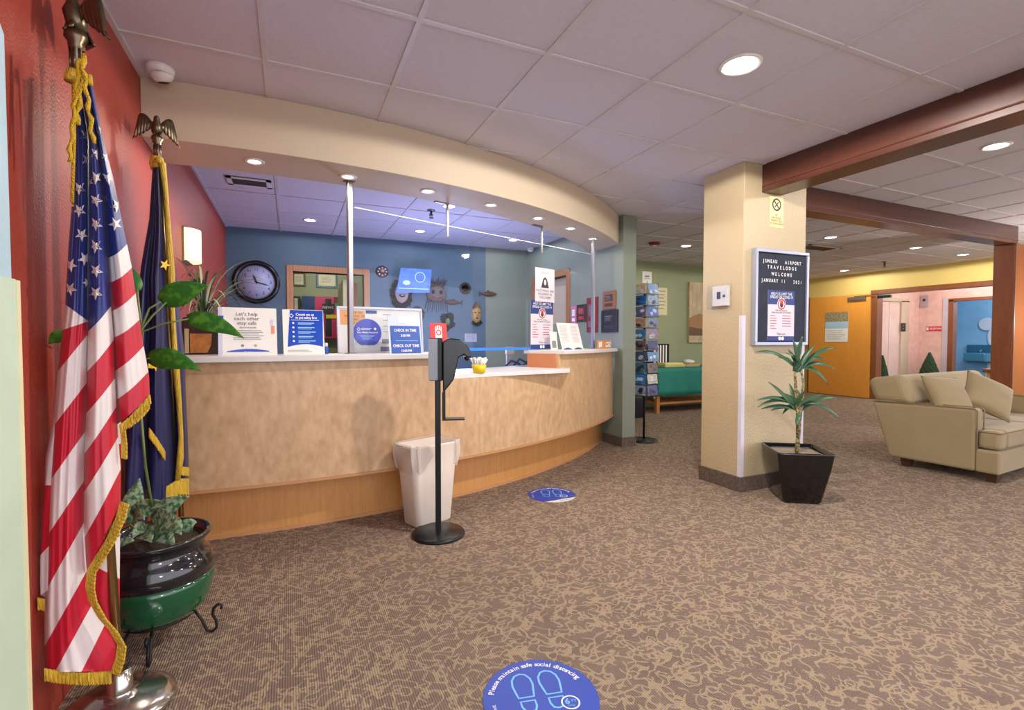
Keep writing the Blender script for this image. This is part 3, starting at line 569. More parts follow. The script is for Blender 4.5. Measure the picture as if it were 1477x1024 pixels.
m.build('collar_fringe',M_mb,t); m=MB()
for sx_ in(-1,1): m.ball((sx_*.028,.02,.045),(.016,.01,.012),8,5)
m.ball((0,-.06,.045),(.026,.009,.012),8,5); m.build('eye_hole',M_mb,t); m=MB(); m.tube([(0,.04,.045),(0,0,.062),(0,-.03,.055)],[.007,.011,.013],8); m.build('nose',M_gold,t)
t,k=on_wall('dark_wreath_mask','dark shaggy mask with green centre above the red card','mask',645,464,group=MG)
m=MB()
for i in range(26): a=2*PI*i/26; q=.8+.35*math.sin(i*2.7)**2; m.tube([(math.cos(a)*.04,math.sin(a)*.05,.015),(math.cos(a)*.08*q,math.sin(a)*.1*q,.04),(math.cos(a)*.105*q,math.sin(a)*.14*q,.01)],[.02,.018,.005],6)
m.build('fur_ruff',M_mb,t); m=MB(); face(m,.04,.06,.06); m.build('face',mat('green_grey_face',(100,124,96),.5),t)
t,k=on_wall('rounded_stone_mask','brown rounded mask partly hidden behind the notice board','mask',602,453,group=MG)
m=MB(); face(m,.1,.11,.06); m.build('face',mat('brown_stone_mask',(86,76,66),.7,bump=(40,.6,.006)),t); m=MB(); m.tube([(-.09,.02,.03),(0,.075,.055),(.09,.02,.03)],[.012,.018,.012],7); m.build('brow',M_mb,t)
t,k=on_wall('wall_notice','small grey paper notice low on the wall, above the yellow cup','notice',679,487)
m=MB(); rect(m,-.092,.092,-.06,.06,0,.002,0); lines(m,-.07,.07,.045,.005,6,.016,1); m.build('printed_sheet',[mat('grey_lilac_paper',(172,172,188),.5),M_gink],t)
# blue reflection in the counter glass, built as a solid glowing panel
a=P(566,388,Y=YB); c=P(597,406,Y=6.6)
t=thing('glass_reflection_panel','blue reflection in the glass, built as a thin glowing panel over the fur mask','reflection',M=frame(c,.0,-.1))
M_refl=mat('blue_reflection_glow',(70,104,226),.3,var=(9,.42),emit=.55)
m=MB(); m.add([(-.235,-.16,0),(.215,-.14,0),(.235,.17,0),(-.175,.17,0),(-.235,-.16,.012),(.215,-.14,.012),(.235,.17,.012),(-.175,.17,.012)],[(3,2,1,0),(4,5,6,7),(0,1,5,4),(1,2,6,5),(2,3,7,6),(3,0,4,7)]); m.build('display',M_refl,t)
m=MB(); ringd(m,.08,.06,.062,.07,.0135,0,24); disc(m,-.1,-.02,.05,.012,.0132,0,14,.03); rect(m,-.2,.2,-.1,-.09,.012,.0135,0); m.build('reflected_image',mat('pale_blue_reflection',(150,180,255),.3,emit=.8),t)
m=MB(); m.box(-.02,.02,-.02,.02,-.2,0); m.build('reflection_panel_arm',M_black,t)
# ---- inner office, seen through the doorway
def framed(label,px0,px1,py0,py1,Y,fr,name='framed_certificate',cat='picture',group='framed certificates in the inner office'):
    c,w,h=wallrect((px0,py0),(px1,py1),Y=Y); t=thing(name,label,cat,M=frame(c,0,0),group=group); s=.035
    m=MB(); rect(m,-w/2,w/2,-h/2,h/2,0,.02); m.build('frame',fr,t,bevel=.003)
    m=MB(); rect(m,-w/2+s,w/2-s,-h/2+s,h/2-s,.02,.022,0); lines(m,-w*.25,w*.25,h*.2,.006,5,h*.08,1,z=.0226); m.build('certificate',[mat('cream_paper',(214,208,172),.5),M_gink],t)
    return t
framed('brown framed certificate at the left edge of the doorway view',421,441,392,414,9.0,mat('brown_frame',(90,74,50),.4)); framed('blue framed certificate in the middle of the inner office wall',456,487,393,416,9.0,mat('blue_frame',(40,84,120),.4)); framed('dark framed sheet low left of the pink display board',421,433,427,449,9.0,M_black)
c,w,h=wallrect((435,427),(493,488),Y=8.9); t=thing('display_board','pink and navy display board with black notes in the inner office','display board',M=frame(c,0,0))
m=MB(); rect(m,-w/2,w/2,-h/2,h/2,0,.03,0); m.build('board',mat('magenta_board',(196,50,100),.5),t); m=MB(); rect(m,-w/2,-w*.18,-h/2+.02*h,h/2,.03,.034,0); m.build('navy_panel',mat('navy_panel',(24,62,112),.5),t)
m=MB(); rect(m,w*.08,w*.24,-h*.45,h*.45,.03,.036,0); rect(m,w*0,w*.3,h*.1,h*.33,.036,.04,0); rect(m,w*.3,w*.5,h*.2,h*.5,.03,.036,3); rect(m,w*.1,w*.36,-h*.02,h*.07,.04,.044,1); rect(m,w*.33,w*.48,h*.2,h*.36,.04,.044,2); text_into(m,'NEWS',w*.15,h*.24,h*.09,4,z=.045); m.build('pinned_note',[M_black,mat('yellow_note',(220,200,50),.5),mat('green_note',(40,140,100),.5),mat('dark_red_note',(110,30,44),.5),M_wink],t)
c,w,h=wallrect((500,395),(530,520),Y=8.4); t=thing('panel_door','open pale panel door leaning at the right of the inner office','door',M=Matrix.Translation((DX1+.0,YB+.14,0)))
m=MB(); m.box(-.25,-.2,.02,.75,0,1.98); m.build('door_leaf',mat('pale_green_door',(196,196,150),.5),t,bevel=.003); m=MB(); m.box(-.262,-.25,.6,.64,.96,1.0); m.box(-.29,-.275,.56,.66,.97,.985); m.box(-.28,-.262,.61,.63,.97,.985); m.build('handle',M_steel,t)
m=MB(); m.box(-.2,-.05,.1,.14,0,1.95); m.box(-.2,-.05,.1,.14,1.5,1.6); m.build('side_panel',M_oak,t)
# ---- right office wall: plaques
def plaque(label,px0,px1,py0,py1,cf,ci,extra=None,name='wall_plaque',cat='plaque'):
    c,w,h=wallrect((px0,py0),(px1,py1),X=XR); t=thing(name,label,cat,M=frame((XR-.001,c.y,c.z),FACE_L,0),group='plaques and frames on the sage wall')
    m=MB(); rect(m,-w/2,w/2,-h/2,h/2,0,.018); m.build('backing',cf,t,bevel=.003); m=MB(); rect(m,-w*.3,w*.3,-h*.05,h*.3,.018,.021,0); rect(m,-w*.3,w*.3,-h*.35,-h*.18,.018,.021,0); lines(m,-w*.22,w*.22,h*.22,h*.02,3,h*.08,1,z=.0216); m.build('nameplate',[ci,M_gink],t); return t
plaque('brown wooden plaque with dark nameplate, upper one near the pillar',871,889,421,445,mat('walnut',(140,98,70),.4),mat('dark_brown_plate',(84,58,44),.4)); plaque('black square plaque directly below the brown wooden one',869,892,448,479,mat('black_plaque',(40,38,42),.4),mat('charcoal_plate',(64,58,62),.3))
plaque('tall dark red framed panel behind the glass post',848,863,430,479,mat('maroon_frame',(128,32,54),.4),mat('mauve_panel',(120,100,110),.4)); plaque('dark framed red and white picture right of the side door',834,846,440,464,mat('teal_black_frame',(28,44,52),.4),mat('red_picture',(190,40,60),.4))
plaque('narrow pink striped banner closest to the side door frame',826,832,442,467,mat('pink_banner',(206,120,160),.5),M_wink)
# ---- sconce on the red wall
c,w,h=wallrect((253,334),(281,376),X=WL); c=P(267,355,X=WL)
t=thing('wall_sconce','glowing rectangular wall sconce on the red wall beside the flags','wall lamp',M=frame((WL+.001,c.y,c.z),FACE_R,0))
m=MB(); m.box(-.10,.10,-.13,.13,0,.012); m.build('back_plate',M_steel,t)
m=MB(); m.grid(lambda u,v:(.115*math.cos(PI*u)*-1,-.115+.23*v,.012+.085*math.sin(PI*u)),16,1); m.build('shade',mat('sconce_glass',(238,240,168),.4,emit=1.15),t,solid=.004)
m=MB(); m.box(-.118,.118,-.122,-.115,0,.03); m.box(-.118,.118,.115,.122,0,.03); m.build('rim',M_steel,t)
pl_later=[(t,(0,.15,.05)),(t,(0,-.15,.05))]
# ---- ceiling fittings
def camera_dome(label,p,s=1):
    t=thing('security_camera',label,'camera',p,0,'dome security cameras'); m=MB(); m.lathe([(.062*s,0),(.06*s,-.02*s),(.05*s,-.035*s)],28); m.build('base',M_white,t)
    m=MB(); m.T=Matrix.Rotation(R(22),4,'X')@Matrix.Rotation(R(-8),4,'Y'); m.lathe([(.052*s,-.02*s),(.05*s,-.045*s),(.036*s,-.062*s),(.02*s,-.066*s),(1e-6,-.066*s)],28); m.T=None; m.build('housing',M_white,t)
    m=MB(); m.T=Matrix.Rotation(R(22),4,'X')@Matrix.Rotation(R(-8),4,'Y'); m.lathe([(.026*s,-.062*s),(.025*s,-.07*s),(.012*s,-.074*s),(1e-6,-.074*s)],20); m.T=None; m.build('lens',M_black,t)
camera_dome('white dome camera on the lobby ceiling in the red wall corner',P(231,97,Z=CEIL)); camera_dome('small white dome camera at the far right office ceiling corner',P(765,357,Z=CEIL),.9)
def sprinkler(label,p,s=1):
    t=thing('sprinkler',label,'sprinkler',p,0,'ceiling sprinkler heads'); m=MB(); m.lathe([(.035*s,0),(.035*s,-.006),(.02*s,-.012)],20); m.build('escutcheon',M_steel,t); m=MB(); m.tube([(0,0,-.01),(0,0,-.05*s)],.01*s,10); m.tube([(-.012*s,0,-.03*s),(-.016*s,0,-.05*s),(0,0,-.065*s)],.003*s,6); m.tube([(.012*s,0,-.03*s),(.016*s,0,-.05*s),(0,0,-.065*s)],.003*s,6); m.build('head',mat('dark_metal',(70,66,70),.3,.6),t); m=MB(); m.lathe([(.02*s,-.066*s),(.02*s,-.07*s)],16); m.build('deflector',MATS['dark_metal'],t)
sprinkler('sprinkler head on the office ceiling behind the soffit',P(622,303,Z=CEIL),1.2); sprinkler('sprinkler head on the ceiling before the yellow wall',P(1276,377,Z=CEIL),1.5)
def vent(label,p,w,d,rz):
    t=thing('ceiling_vent',label,'vent',p,rz,'ceiling air vents'); m=MB(); m.box(-w/2,w/2,-d/2,-d/2+.04,-.012,-.007); m.box(-w/2,w/2,d/2-.04,d/2,-.012,-.007); m.box(-w/2,-w/2+.04,-d/2,d/2,-.012,-.007); m.box(w/2-.04,w/2,-d/2,d/2,-.012,-.007); m.build('frame',M_white,t); m=MB(); m.box(-w/2+.04,w/2-.04,-d/2+.04,d/2-.04,-.009,-.0075); m.build('duct_opening',mat('dark_duct',(62,58,66),.8),t)
    for i in range(6): m=MB(); y=-d/2+.05+(d-.1)*i/5; m.box(-w/2+.04,w/2-.04,y-.004,y+.006,-.013,-.01); m.build('louvre',mat('grey_louvre',(96,92,96),.5),t)
vent('rectangular air vent on the office ceiling beside the red wall',P(360,262,Z=CEIL),.34,.24,0); vent('dark air vent on the ceiling behind the cross beam',P(1178,357,Z=CEIL),.7,.3,0)
t=thing('fire_alarm_strobe','red alarm strobe on the corridor ceiling','alarm',P(944,350,Z=CEIL)); m=MB(); m.lathe([(.08,0),(.08,-.02),(.065,-.035),(1e-6,-.035)],24); m.build('housing',mat('dark_red_plastic',(140,30,34),.35),t); m=MB(); m.box(-.03,.03,-.012,.012,-.045,-.034); m.build('strobe_lens',M_white,t)
# ---- spider plant in a gold and brown vase on the counter's left end
vx,vy=-.50,3.66
t=thing('potted_spider_plant','spider plant with thin arching leaves in a brown and gold vase by the red wall','potted plant',(vx,vy,WT))
m=MB(); m.box(-.105,.115,-.10,.10,0,.225); m.mi=0; m.build('square_vase',mat('dark_umber_vase',(58,38,36),.3,coat=.5),t,bevel=.012)
m=MB(); m.T=frame((0.0,-.1015,.0),0,0); m.prism([(-.06,.012),(.03,.012),(.05,.06),(.055,.13),(-.06,.13)],0,.003); m.mi=1; m.prism([(-.088,.01),(-.066,.01),(-.066,.16),(-.088,.16)],0,.003); m.T=None; m.build('painted_panel',[mat('amber_panel',(204,140,66),.35,var=(20,.3)),mat('ivory_panel',(214,200,150),.4)],t)
m=MB(); m.box(-.095,.105,-.09,.09,.215,.23); m.build('soil',mat('potting_soil',(60,46,38),.95,bump=(60,1,.01)),t)
m=MB(); m.T=Matrix.Translation((.02,-.105,.235)); m.grid(lambda u,v:(-.07+.14*u,-.01-.02*math.sin(PI*u),.035*math.sin(PI*u)*(v-.5)),10,3); m.T=None; m.build('pale_ribbon',mat('blush_ribbon',(226,200,190),.5),t,solid=.003)
M_sp=[mat('spider_leaf_green',(92,118,72),.5,var=(4,.3)),mat('spider_leaf_pale',(170,184,150),.5),mat('spider_leaf_dark',(60,74,56),.5)]
def ribbon(m,pts,w,n=10,hint=(0,0,1),fold=.25,prof=None):
    """leaf: quadratic path, tapered, V folded"""
    a,b,c=[Vector(p) for p in pts]; vs=[]
    for i in range(n+1):
        u=i/n; p=a*(1-u)**2+b*2*u*(1-u)+c*u*u; d=((b-a)*(1-u)+(c-b)*u).normalized(); h=Vector(hint); s=d.cross(h)
        if s.length<.05: s=d.cross(Vector((.3,1,.2)))
        s.normalize(); nn=s.cross(d); ww=w*(prof(u) if prof else math.sin(PI*(.08+.92*u)**.8)**.8 if u<1 else .02)
        vs+=[p-s*ww+nn*ww*fold,p,p+s*ww+nn*ww*fold]
    fs=[]
    for i in range(n): fs+=[(3*i,3*i+1,3*i+4,3*i+3),(3*i+1,3*i+2,3*i+5,3*i+4)]
    o=m.smooth; m.smooth=True; m.add(vs,fs); m.smooth=o
random.seed(5)
for i in range(64):
    a=random.uniform(0,2*PI); L_=random.uniform(.2,.46); el=random.uniform(.1,1.35); dx,dy=math.cos(a),math.sin(a)*.8
    if vx+dx*L_<WL+.03: dx*=.25
    base=Vector((dx*.02,dy*.02,.23)); mid=base+Vector((dx*L_*.55*math.cos(el),dy*L_*.5*math.cos(el),L_*(.5+.6*math.sin(el)))); 
    tip=base+Vector((dx*L_*1.0,dy*L_*.9,L_*(1.1*math.sin(el)-.35*random.random())))
    tip.x=max(tip.x,WL-vx+.015); tip.z=max(tip.z,.04) if i%4 else max(.02,tip.z-.15)
    m=MB(); ribbon(m,(base,mid,tip),.0065,9,prof=lambda u:1.0 if u<.6 else max(.05,1-(u-.6)*2.4)); m.build('leaf',M_sp[i%3],t)
# ================================================================ floor standing things
M_bin=mat('ivory_plastic_bin',(232,218,206),.45)
q=P(617,750,Z=0); cx,cy=.80,3.125
t=thing('waste_bin','tall ivory plastic waste bin with clear liner in front of the counter','waste bin',(cx,cy,0),R(22))
def rr_poly(w,d,r,n=6):
    out=[]
    for sx_,sy_,a0 in [(1,-1,-PI/2),(1,1,0),(-1,1,PI/2),(-1,-1,PI)]:
        for i in range(n+1): a=a0+PI/2*i/n; out.append((sx_*(w/2-r)+r*math.cos(a),sy_*(d/2-r)+r*math.sin(a)))
    return out
def rr_loft(m,secs,n=6,cap0=True,cap1=False):
    vs=[]; 
    for w,d,r,z in secs: vs+=[(x,y,z) for x,y in rr_poly(w,d,r,n)]
    k=4*(n+1); fs=[(i*k+j,i*k+(j+1)%k,(i+1)*k+(j+1)%k,(i+1)*k+j) for i in range(len(secs)-1) for j in range(k)]
    if cap0: fs.append(tuple(range(k-1,-1,-1)))
    if cap1: fs.append(tuple((len(secs)-1)*k+j for j in range(k)))
    o=m.smooth; m.smooth=True; m.add(vs,fs); m.smooth=o
m=MB(); rr_loft(m,[(.25,.16,.03,0),(.27,.175,.035,.01),(.335,.20,.04,.36),(.36,.21,.045,.50),(.37,.22,.045,.515),(.36,.21,.045,.515),(.325,.19,.04,.36),(.25,.15,.03,.02)]); m.build('bin_body',M_bin,t)
m=MB(); 
def liner(u,v):
    k=int(u*63.999); pts=rr_poly(1,1,.14,15); x,y=pts[k%64]; s=.372+.012*math.sin(u*40)+.008*math.sin(u*93+v*3)+.02*math.sin(PI*v); d=.222+.01*math.sin(u*40)+.02*math.sin(PI*v)
    taper=1-.06*(1-v); return (x*s*taper,y*d*taper,.36+.165*v+.012*math.sin(u*31)*(1-v))
m.grid(liner,64,6); M_lin=mat('frosted_liner',(240,232,226),.25); M_lin.node_tree.nodes['Principled BSDF'].inputs['Alpha'].default_value=.45; m.build('bag_liner',M_lin,t)
# sanitizer stand
q=P(627,757,Z=0); sx_,sy_=.800,2.875
t=thing('sanitizer_stand','black floor stand with touch free sanitizer dispenser before the counter','sanitizer stand',(sx_,sy_,0),R(-16))
m=MB(); m.lathe([(.158,0),(.16,.012),(.153,.02),(.02,.028),(1e-6,.028)],48); m.build('base',mat('black_satin_metal',(30,34,38),.3,.3),t)
m=MB(); m.box(-.017,.017,-.012,.012,.022,1.02); m.build('pole',MATS['black_satin_metal'],t,bevel=.005)
m=MB(); m.box(-.05,.03,-.018,.03,.93,1.185); m.build('mounting_plate',MATS['black_satin_metal'],t,bevel=.006)
m=MB(); m.box(-.054,.0,-.022,-.018,.935,1.18); m.build('steel_face',M_steel,t)
m=MB()
def disp(u,v):
    # housing bulging to the right with a beak
    ang=2*PI*u; zz=.83+.33*v; w=.03+.055*math.sin(min(1,v*1.15)*PI*.62)**1.0; cxx=.04+.07*v**1.3-.0*v; 
    if v>.93: w*=(1.001-v)/.071+.02
    return (cxx+w*math.cos(ang),.0+.045*math.sin(ang)*(w/.085+.1),zz)
m.T=Matrix(((1,0,0,0),(0,0,1,0),(0,1,0,0),(0,0,0,1))); m.prism([(.03,1.165),(.07,1.185),(.13,1.178),(.17,1.15),(.195,1.105),(.198,1.07),(.175,1.068),(.155,1.085),(.125,1.07),(.11,1.0),(.095,.94),(.07,.905),(.045,.875),(.03,.875)],-.045,.045); m.T=None; m.build('dispenser_housing',mat('glossy_black_plastic',(7,8,11),.22,coat=.2),t,bevel=.022,seg=4)
m=MB(); m.tube([(.172,0,1.075),(.176,0,1.05)],[.018,.012],12); m.build('nozzle',MATS['glossy_black_plastic'],t)
m=MB(); m.box(.026,.042,-.006,.006,.70,.86); m.box(.026,.16,-.04,.04,.695,.703); m.build('drip_tray',MATS['black_satin_metal'],t,bevel=.002)
m=MB(); m.box(.03,.045,-.02,.02,.7,.98); m.build('bracket',MATS['black_satin_metal'],t)
# floor decals
def decal(label,c,rx,rot,curl=False):
    t=thing('floor_decal',label,'floor sticker',(c.x,c.y,.001),rot,'round blue distancing floor stickers')
    m=MB(); n=56
    if curl:
        # sliver of the rim torn back to the white underside
        pts=[(rx*math.cos(2*PI*k/n),rx*math.sin(2*PI*k/n)) for k in range(n)]
        cut=lambda p:p[0]*math.cos(R(-58))+p[1]*math.sin(R(-58))<rx*.70
        m.prism([p for p in pts if cut(p)],0,.0012); m.mi=3; m.prism([p for p in pts if not cut(p)],0.0002,.0014); m.mi=0
    else: disc(m,0,0,rx,0,.0012,0,n)
    s=rx/.19; z=.0016
    def foot(cx,cy,a,side):
        A=Matrix.Translation((cx,cy,0))@Matrix.Rotation(a,4,'Z'); o=m.T; m.T=A
        def ring(pts,wd):
            c0=Vector((sum(p[0] for p in pts)/len(pts),sum(p[1] for p in pts)/len(pts))); vs=[];k=len(pts)
            for i in range(k):
                p=Vector(pts[i]); a_=Vector(pts[i-1]); b_=Vector(pts[(i+1)%k]); e1=(p-a_).normalized(); e2=(b_-p).normalized(); nn=Vector((-(e1+e2).y,(e1+e2).x)).normalized()
                if nn.dot(c0-p)<0: nn=-nn
                q_=p+nn*wd; vs+=[(p.x,p.y,z),(q_.x,q_.y,z)]
            m.mi=1; m.add(vs,[(2*i,2*((i+1)%k),2*((i+1)%k)+1,2*i+1) for i in range(k)]); m.mi=0
        f=[(-.030*s,0),(-.036*s,.03*s),(-.04*s,.06*s),(-.036*s,.09*s),(-.022*s,.112*s),(0,.12*s),(.02*s,.113*s),(.034*s,.09*s),(.037*s,.06*s),(.032*s,.03*s),(.026*s,.0)]
        f=[(x*side,y) for x,y in f]; ring(f,.007*s)
        h_=[(-.028*s,-.012*s),(-.028*s,-.04*s),(-.018*s,-.06*s),(0,-.066*s),(.018*s,-.06*s),(.026*s,-.04*s),(.025*s,-.012*s)]; h_=[(x*side,y) for x,y in h_]; ring(h_,.007*s)
        m.T=o
    foot(-.045*s,-.0*s,R(8),1); foot(.045*s,.012*s,R(8),-1)
    # arc text
    def arct(txt,a0,a1,rad,size,mi,flip=False):
        L_=len(txt)
        for i,ch in enumerate(txt):
            if ch==' ': continue
            a=a0+(a1-a0)*(i+.5)/L_
            text_into(m,ch,rad*math.cos(a),rad*math.sin(a),size,mi,z=z,rot=a-PI/2,bold=.0004)
    arct('Please maintain',R(172),R(112),rx*.86,.027*s,2); arct('safe social distancing',R(109),R(30),rx*.86,.029*s,2)
    arct("let's put safety first",R(-75),R(-8),rx*.9,.02*s,2) if False else None
    ringd(m,.093*s,-.03*s,.026*s,.031*s,z+.0004,2,24); disc(m,.093*s,-.03*s,.026*s,z-.0002,z+.0003,0,20)
    text_into(m,'6',.083*s,-.026*s,.034*s,1,z=z+.0006,bold=.0008); text_into(m,'FT',.105*s,-.024*s,.016*s,1,z=z+.0006); text_into(m,'away',.094*s,-.043*s,.012*s,1,z=z+.0006)
    text_into(m,'safety first',.105*s,-.082*s,.017*s,2,z=z,rot=R(8)); text_into(m,"Let's put",-.15*s,-.06*s,.02*s,2,z=z,rot=R(100))
    m.mi=1; m.prism([(.07*s,-.15*s),(.15*s,-.1*s),(.155*s,-.085*s),(.06*s,-.14*s)],.0012,.0016); m.mi=0
    m.build('sticker',[mat('vinyl_blue',(40,72,178),.4),mat('vinyl_light_blue',(116,190,240),.4),M_wink,M_white],t)
decal('round blue footprint sticker on the carpet nearest the camera',Vector((.735,1.41,0)),.19,R(-20)); decal('round blue footprint sticker with a torn white edge near the counter',Vector((1.795,3.268,0)),.18,R(-30),True)
# ================================================================ flags
M_gfr=mat('gold_fringe',(226,178,52),.55,bump=(260,1,.01),stretch=(1,1,.12),var=(90,.25)); M_brz=mat('antique_bronze',(104,92,74),.33,.85,var=(30,.35)); M_pole=mat('gilt_pole',(150,120,70),.3,.8)
M_fw=mat('flag_white',(232,222,220),.45,sheen=.08,bump=(30,.1,.003)); M_fr=mat('flag_red',(198,16,48),.45,sheen=.08,bump=(30,.1,.003)); M_fb=mat('flag_blue',(28,44,122),.42,sheen=.08,bump=(30,.1,.003)); M_nv=mat('flag_navy',(20,24,78),.45,sheen=.05,bump=(30,.12,.003))
def ip(poly,y):
    if y<=poly[0][1]: return poly[0][0]
    for (x0,y0),(x1,y1) in zip(poly,poly[1:]):
        if y<=y1: return x0+(x1-x0)*(y-y0)/(y1-y0)
    return poly[-1][0]
def patch(mb,Lp,Rp,rows,cols,Df,bulge,ns=14,sub=10,sag=0,edge=.02,wr=.003,ymax=9999):
    """rows: list of (y at left, y at right); cols: slot per band"""
    for k in range(len(rows)-1):
        (l0,r0),(l1,r1)=rows[k],rows[k+1]; mb.mi=cols[k]; vs=[]
        nn=max(2,int(sub*max(abs(l1-l0),abs(r1-r0))/40)+1)
        for j in range(nn+1):
            f=j/nn; yl=l0+(l1-l0)*f; yr=r0+(r1-r0)*f; xl=ip(Lp,yl); xr=ip(Rp,yr)
            for i in range(ns+1):
                s=i/ns; x=xl+(xr-xl)*s; y=min(ymax,yl+(yr-yl)*s+sag*math.sin(PI*s)); vs.append(fpt(x,y,s,Df,bulge,edge,wr))
        o=mb.smooth; mb.smooth=True
        mb.add(vs,[(j*(ns+1)+i,j*(ns+1)+i+1,(j+1)*(ns+1)+i+1,(j+1)*(ns+1)+i) for j in range(nn) for i in range(ns)]); mb.smooth=o
    mb.mi=0
def fpt(x,y,s,Df,bulge,edge,wr,lift=0):
    D=Df(x,y)-bulge*math.sin(PI*min(1,max(0,s)))+edge*abs(2*s-1)**6+wr*math.sin(s*13+y*.012)+wr*.7*math.sin(s*29+1.3)-lift
    return P(x,y,D=D)
# ---------- national flag
LO=[(103,112),(106,205),(104,290),(99,350),(94,439),(85,521),(76,616),(71,695),(68,773),(66,852),(64,900),(65,975)]
LM=[(114,112),(128,200),(128,350),(127,476),(124,600),(121,674),(121,760),(125,824),(128,865),(170,927),(168,950),(160,972)]
MR=[(124,112),(140,200),(152,300),(154,350),(160,437),(164,487),(167,569),(170,623),(174,674),(174,725),(125,824.5)]
RO=[(133,120),(147,191),(164,260),(178,328),(190,384),(195,418),(205,487),(215,541),(216,570)]
DA=lambda x,y:1.435+(max(50,x)-50)*.00105
t=thing('national_flag_on_stand','furled stars and stripes flag with gold fringe on a floor stand, nearest the camera','flag',(-.50,1.50,0))
TW=Matrix.Translation((.50,-1.50,0))
def fin(m,name,mt,par=None,**k):
    m.v=[TW@Vector((max(v[0],WL+.008),v[1],v[2])) for v in m.v]; return m.build(name,mt,par or t,**k)
m=MB()  # slots 0 blue 1 white 2 red
MRm=MR[:-1]
patch(m,LO,LM,[(112,112),(439,463),(476,463.5),(535,482),(616,552),(695,622),(773,694),(852,754),(932,824),(995,872),(1075,900),(1120,975)],[0,1,2,1,2,1,2,1,2,1,2],DA,.022,ymax=969,ns=28)
patch(m,LM,MR,[(112,112),(478,441),(536,490),(596,545),(654,586),(710,630),(775,677),(824,725)],[0,1,2,1,2,1,2],lambda x,y:DA(x,y)-.014,.028,sag=2)
patch(m,MRm,RO,[(114,120),(372,352),(408,386),(449,423),(487,461),(535,499),(577,536),(612,568)],[0,1,2,1,2,1,2],lambda x,y:DA(x,y)+.0,.03,sag=3)
# lower back layer
BL=[(172,700),(160,760),(128,812),(122,850),(150,905),(168,930)]; BR=[(172,640),(173,925)]
patch(m,BL,BR,[(700,700),(806,773),(812,835),(905,925)],[2,1,2],lambda x,y:DA(x,y)+.03,.01,ns=8)
# outer left fold
patch(m,[(85,560),(66,658),(60,720),(54,811),(54,864)],[(92,560),(88,700),(84,864)],[(560,560),(700,700),(805,770),(862,840)],[1,2,1],lambda x,y:DA(x,y)+.018,.012,ns=8)
# rear of the furled cloth
patch(m,LO,RO,[(112,120),(420,400),(500,470),(568,566)],[0,1,2],lambda x,y:DA(x,y)+.09,-.03,wr=.006); patch(m,LO,[(175,560),(172,925),(165,968)],[(568,566),(650,640),(740,720),(840,820),(920,900),(968,960)],[1,2,1,2,1],lambda x,y:DA(x,y)+.085,-.025)
# stars sewn on
def starat(px,py,r,rot):
    if px<ip(LM,py): Lp,Rp,off,bu=LO,LM,0,.022
    elif px<ip(MR,py): Lp,Rp,off,bu=LM,MR,-.014,.028
    else: Lp,Rp,off,bu=MR,RO,0,.03
    pts=star_pts(px,py,r,rot)
    def q(x,y):
        a,b=ip(Lp,y),ip(Rp,y); s=(x-a)/(b-a); return fpt(x,y,s,lambda x,y:DA(x,y)+off,bu,.02,.003,.006)
    a,b=ip(Lp,py),ip(Rp,py)
    pts=[(min(max(x,a+1),b-1),y) for x,y in pts]
    m.mi=1; c=q(px,py); vs=[c]+[q(x,y) for x,y in pts]; m.add(vs,[(0,i,i%10+1) for i in range(1,11)])
s1=.3418
for (x,y) in [(365,570),(408,552),(372,675),(408,648),(445,662),(405,750),(455,752),(378,768),(335,795),(335,888),(405,845),(440,838),(495,868),(405,945),(487,945),(345,990),(425,548)]: starat(x*s1,y*s1,10.5 if x not in(378,440,445,425) else 6,random.uniform(-.25,.2))
for (x,y) in [(358,68),(405,118),(297,195),(366,168),(403,212),(403,15),(297,95)]: starat(x*s1,350+y*s1,10.8 if x!=366 else 7,random.uniform(-.25,.2))
fin(m,'flag_cloth',[M_fb,M_fw,M_fr])
def fringe(mb,poly,wpx,Df,dirn=(0,1),lift=.004,step=2.0,n2=1):
    """gold fringe strands hanging from a pixel polyline measured on the cloth"""
    pts=[]
    for (x0,y0),(x1,y1) in zip(poly,poly[1:]):
        L_=math.hypot(x1-x0,y1-y0); k=max(1,int(L_/step))
        pts+=[(x0+(x1-x0)*i/k,y0+(y1-y0)*i/k) for i in range(k)]
    pts.append(poly[-1])
    top=[P(x,y,D=Df(x,y)-lift) for x,y in pts]; bot=[P(x+dirn[0]*wpx,y+dirn[1]*wpx*(1+.12*(i%2)),D=Df(x,y)-lift-.002*(i%3)) for i,(x,y) in enumerate(pts)]
    vs=top+bot; n=len(top); mb.add(vs,[(i,i+1,n+i+1,n+i) for i in range(n-1)])
m=MB()
D2=lambda x,y:DA(x,y)-.03
fringe(m,[(173,613),(190,598),(205,582),(216,569)],12,lambda x,y:DA(x,y)-.008,(.15,1)); fringe(m,[(216,572),(215,585),(205,597),(186,612)],6,lambda x,y:DA(x,y)-.006,(0,1))
fringe(m,[(173,612),(176,640),(176,660)],7,lambda x,y:DA(x,y)-.004,(1,.3))
fringe(m,[(174,723),(168,745),(155,775),(140,800),(126,822),(124,845),(128,865),(142,890),(158,908),(170,930),(167,950),(160,970)],12,lambda x,y:DA(x,y)-.016,(1,.35))
fringe(m,[(64,964),(90,968),(120,970),(160,968)],17,lambda x,y:DA(x,y)-.012,(0,1)); fringe(m,[(54,862),(65,864)],16,lambda x,y:DA(x,y)+.005,(0,1))
fringe(m,[(106,120),(107,200),(105,290)],7,lambda x,y:DA(x,y)-.004,(-.0,1)); 
fin(m,'fringe',M_gfr,solid=.005)
m=MB(); 
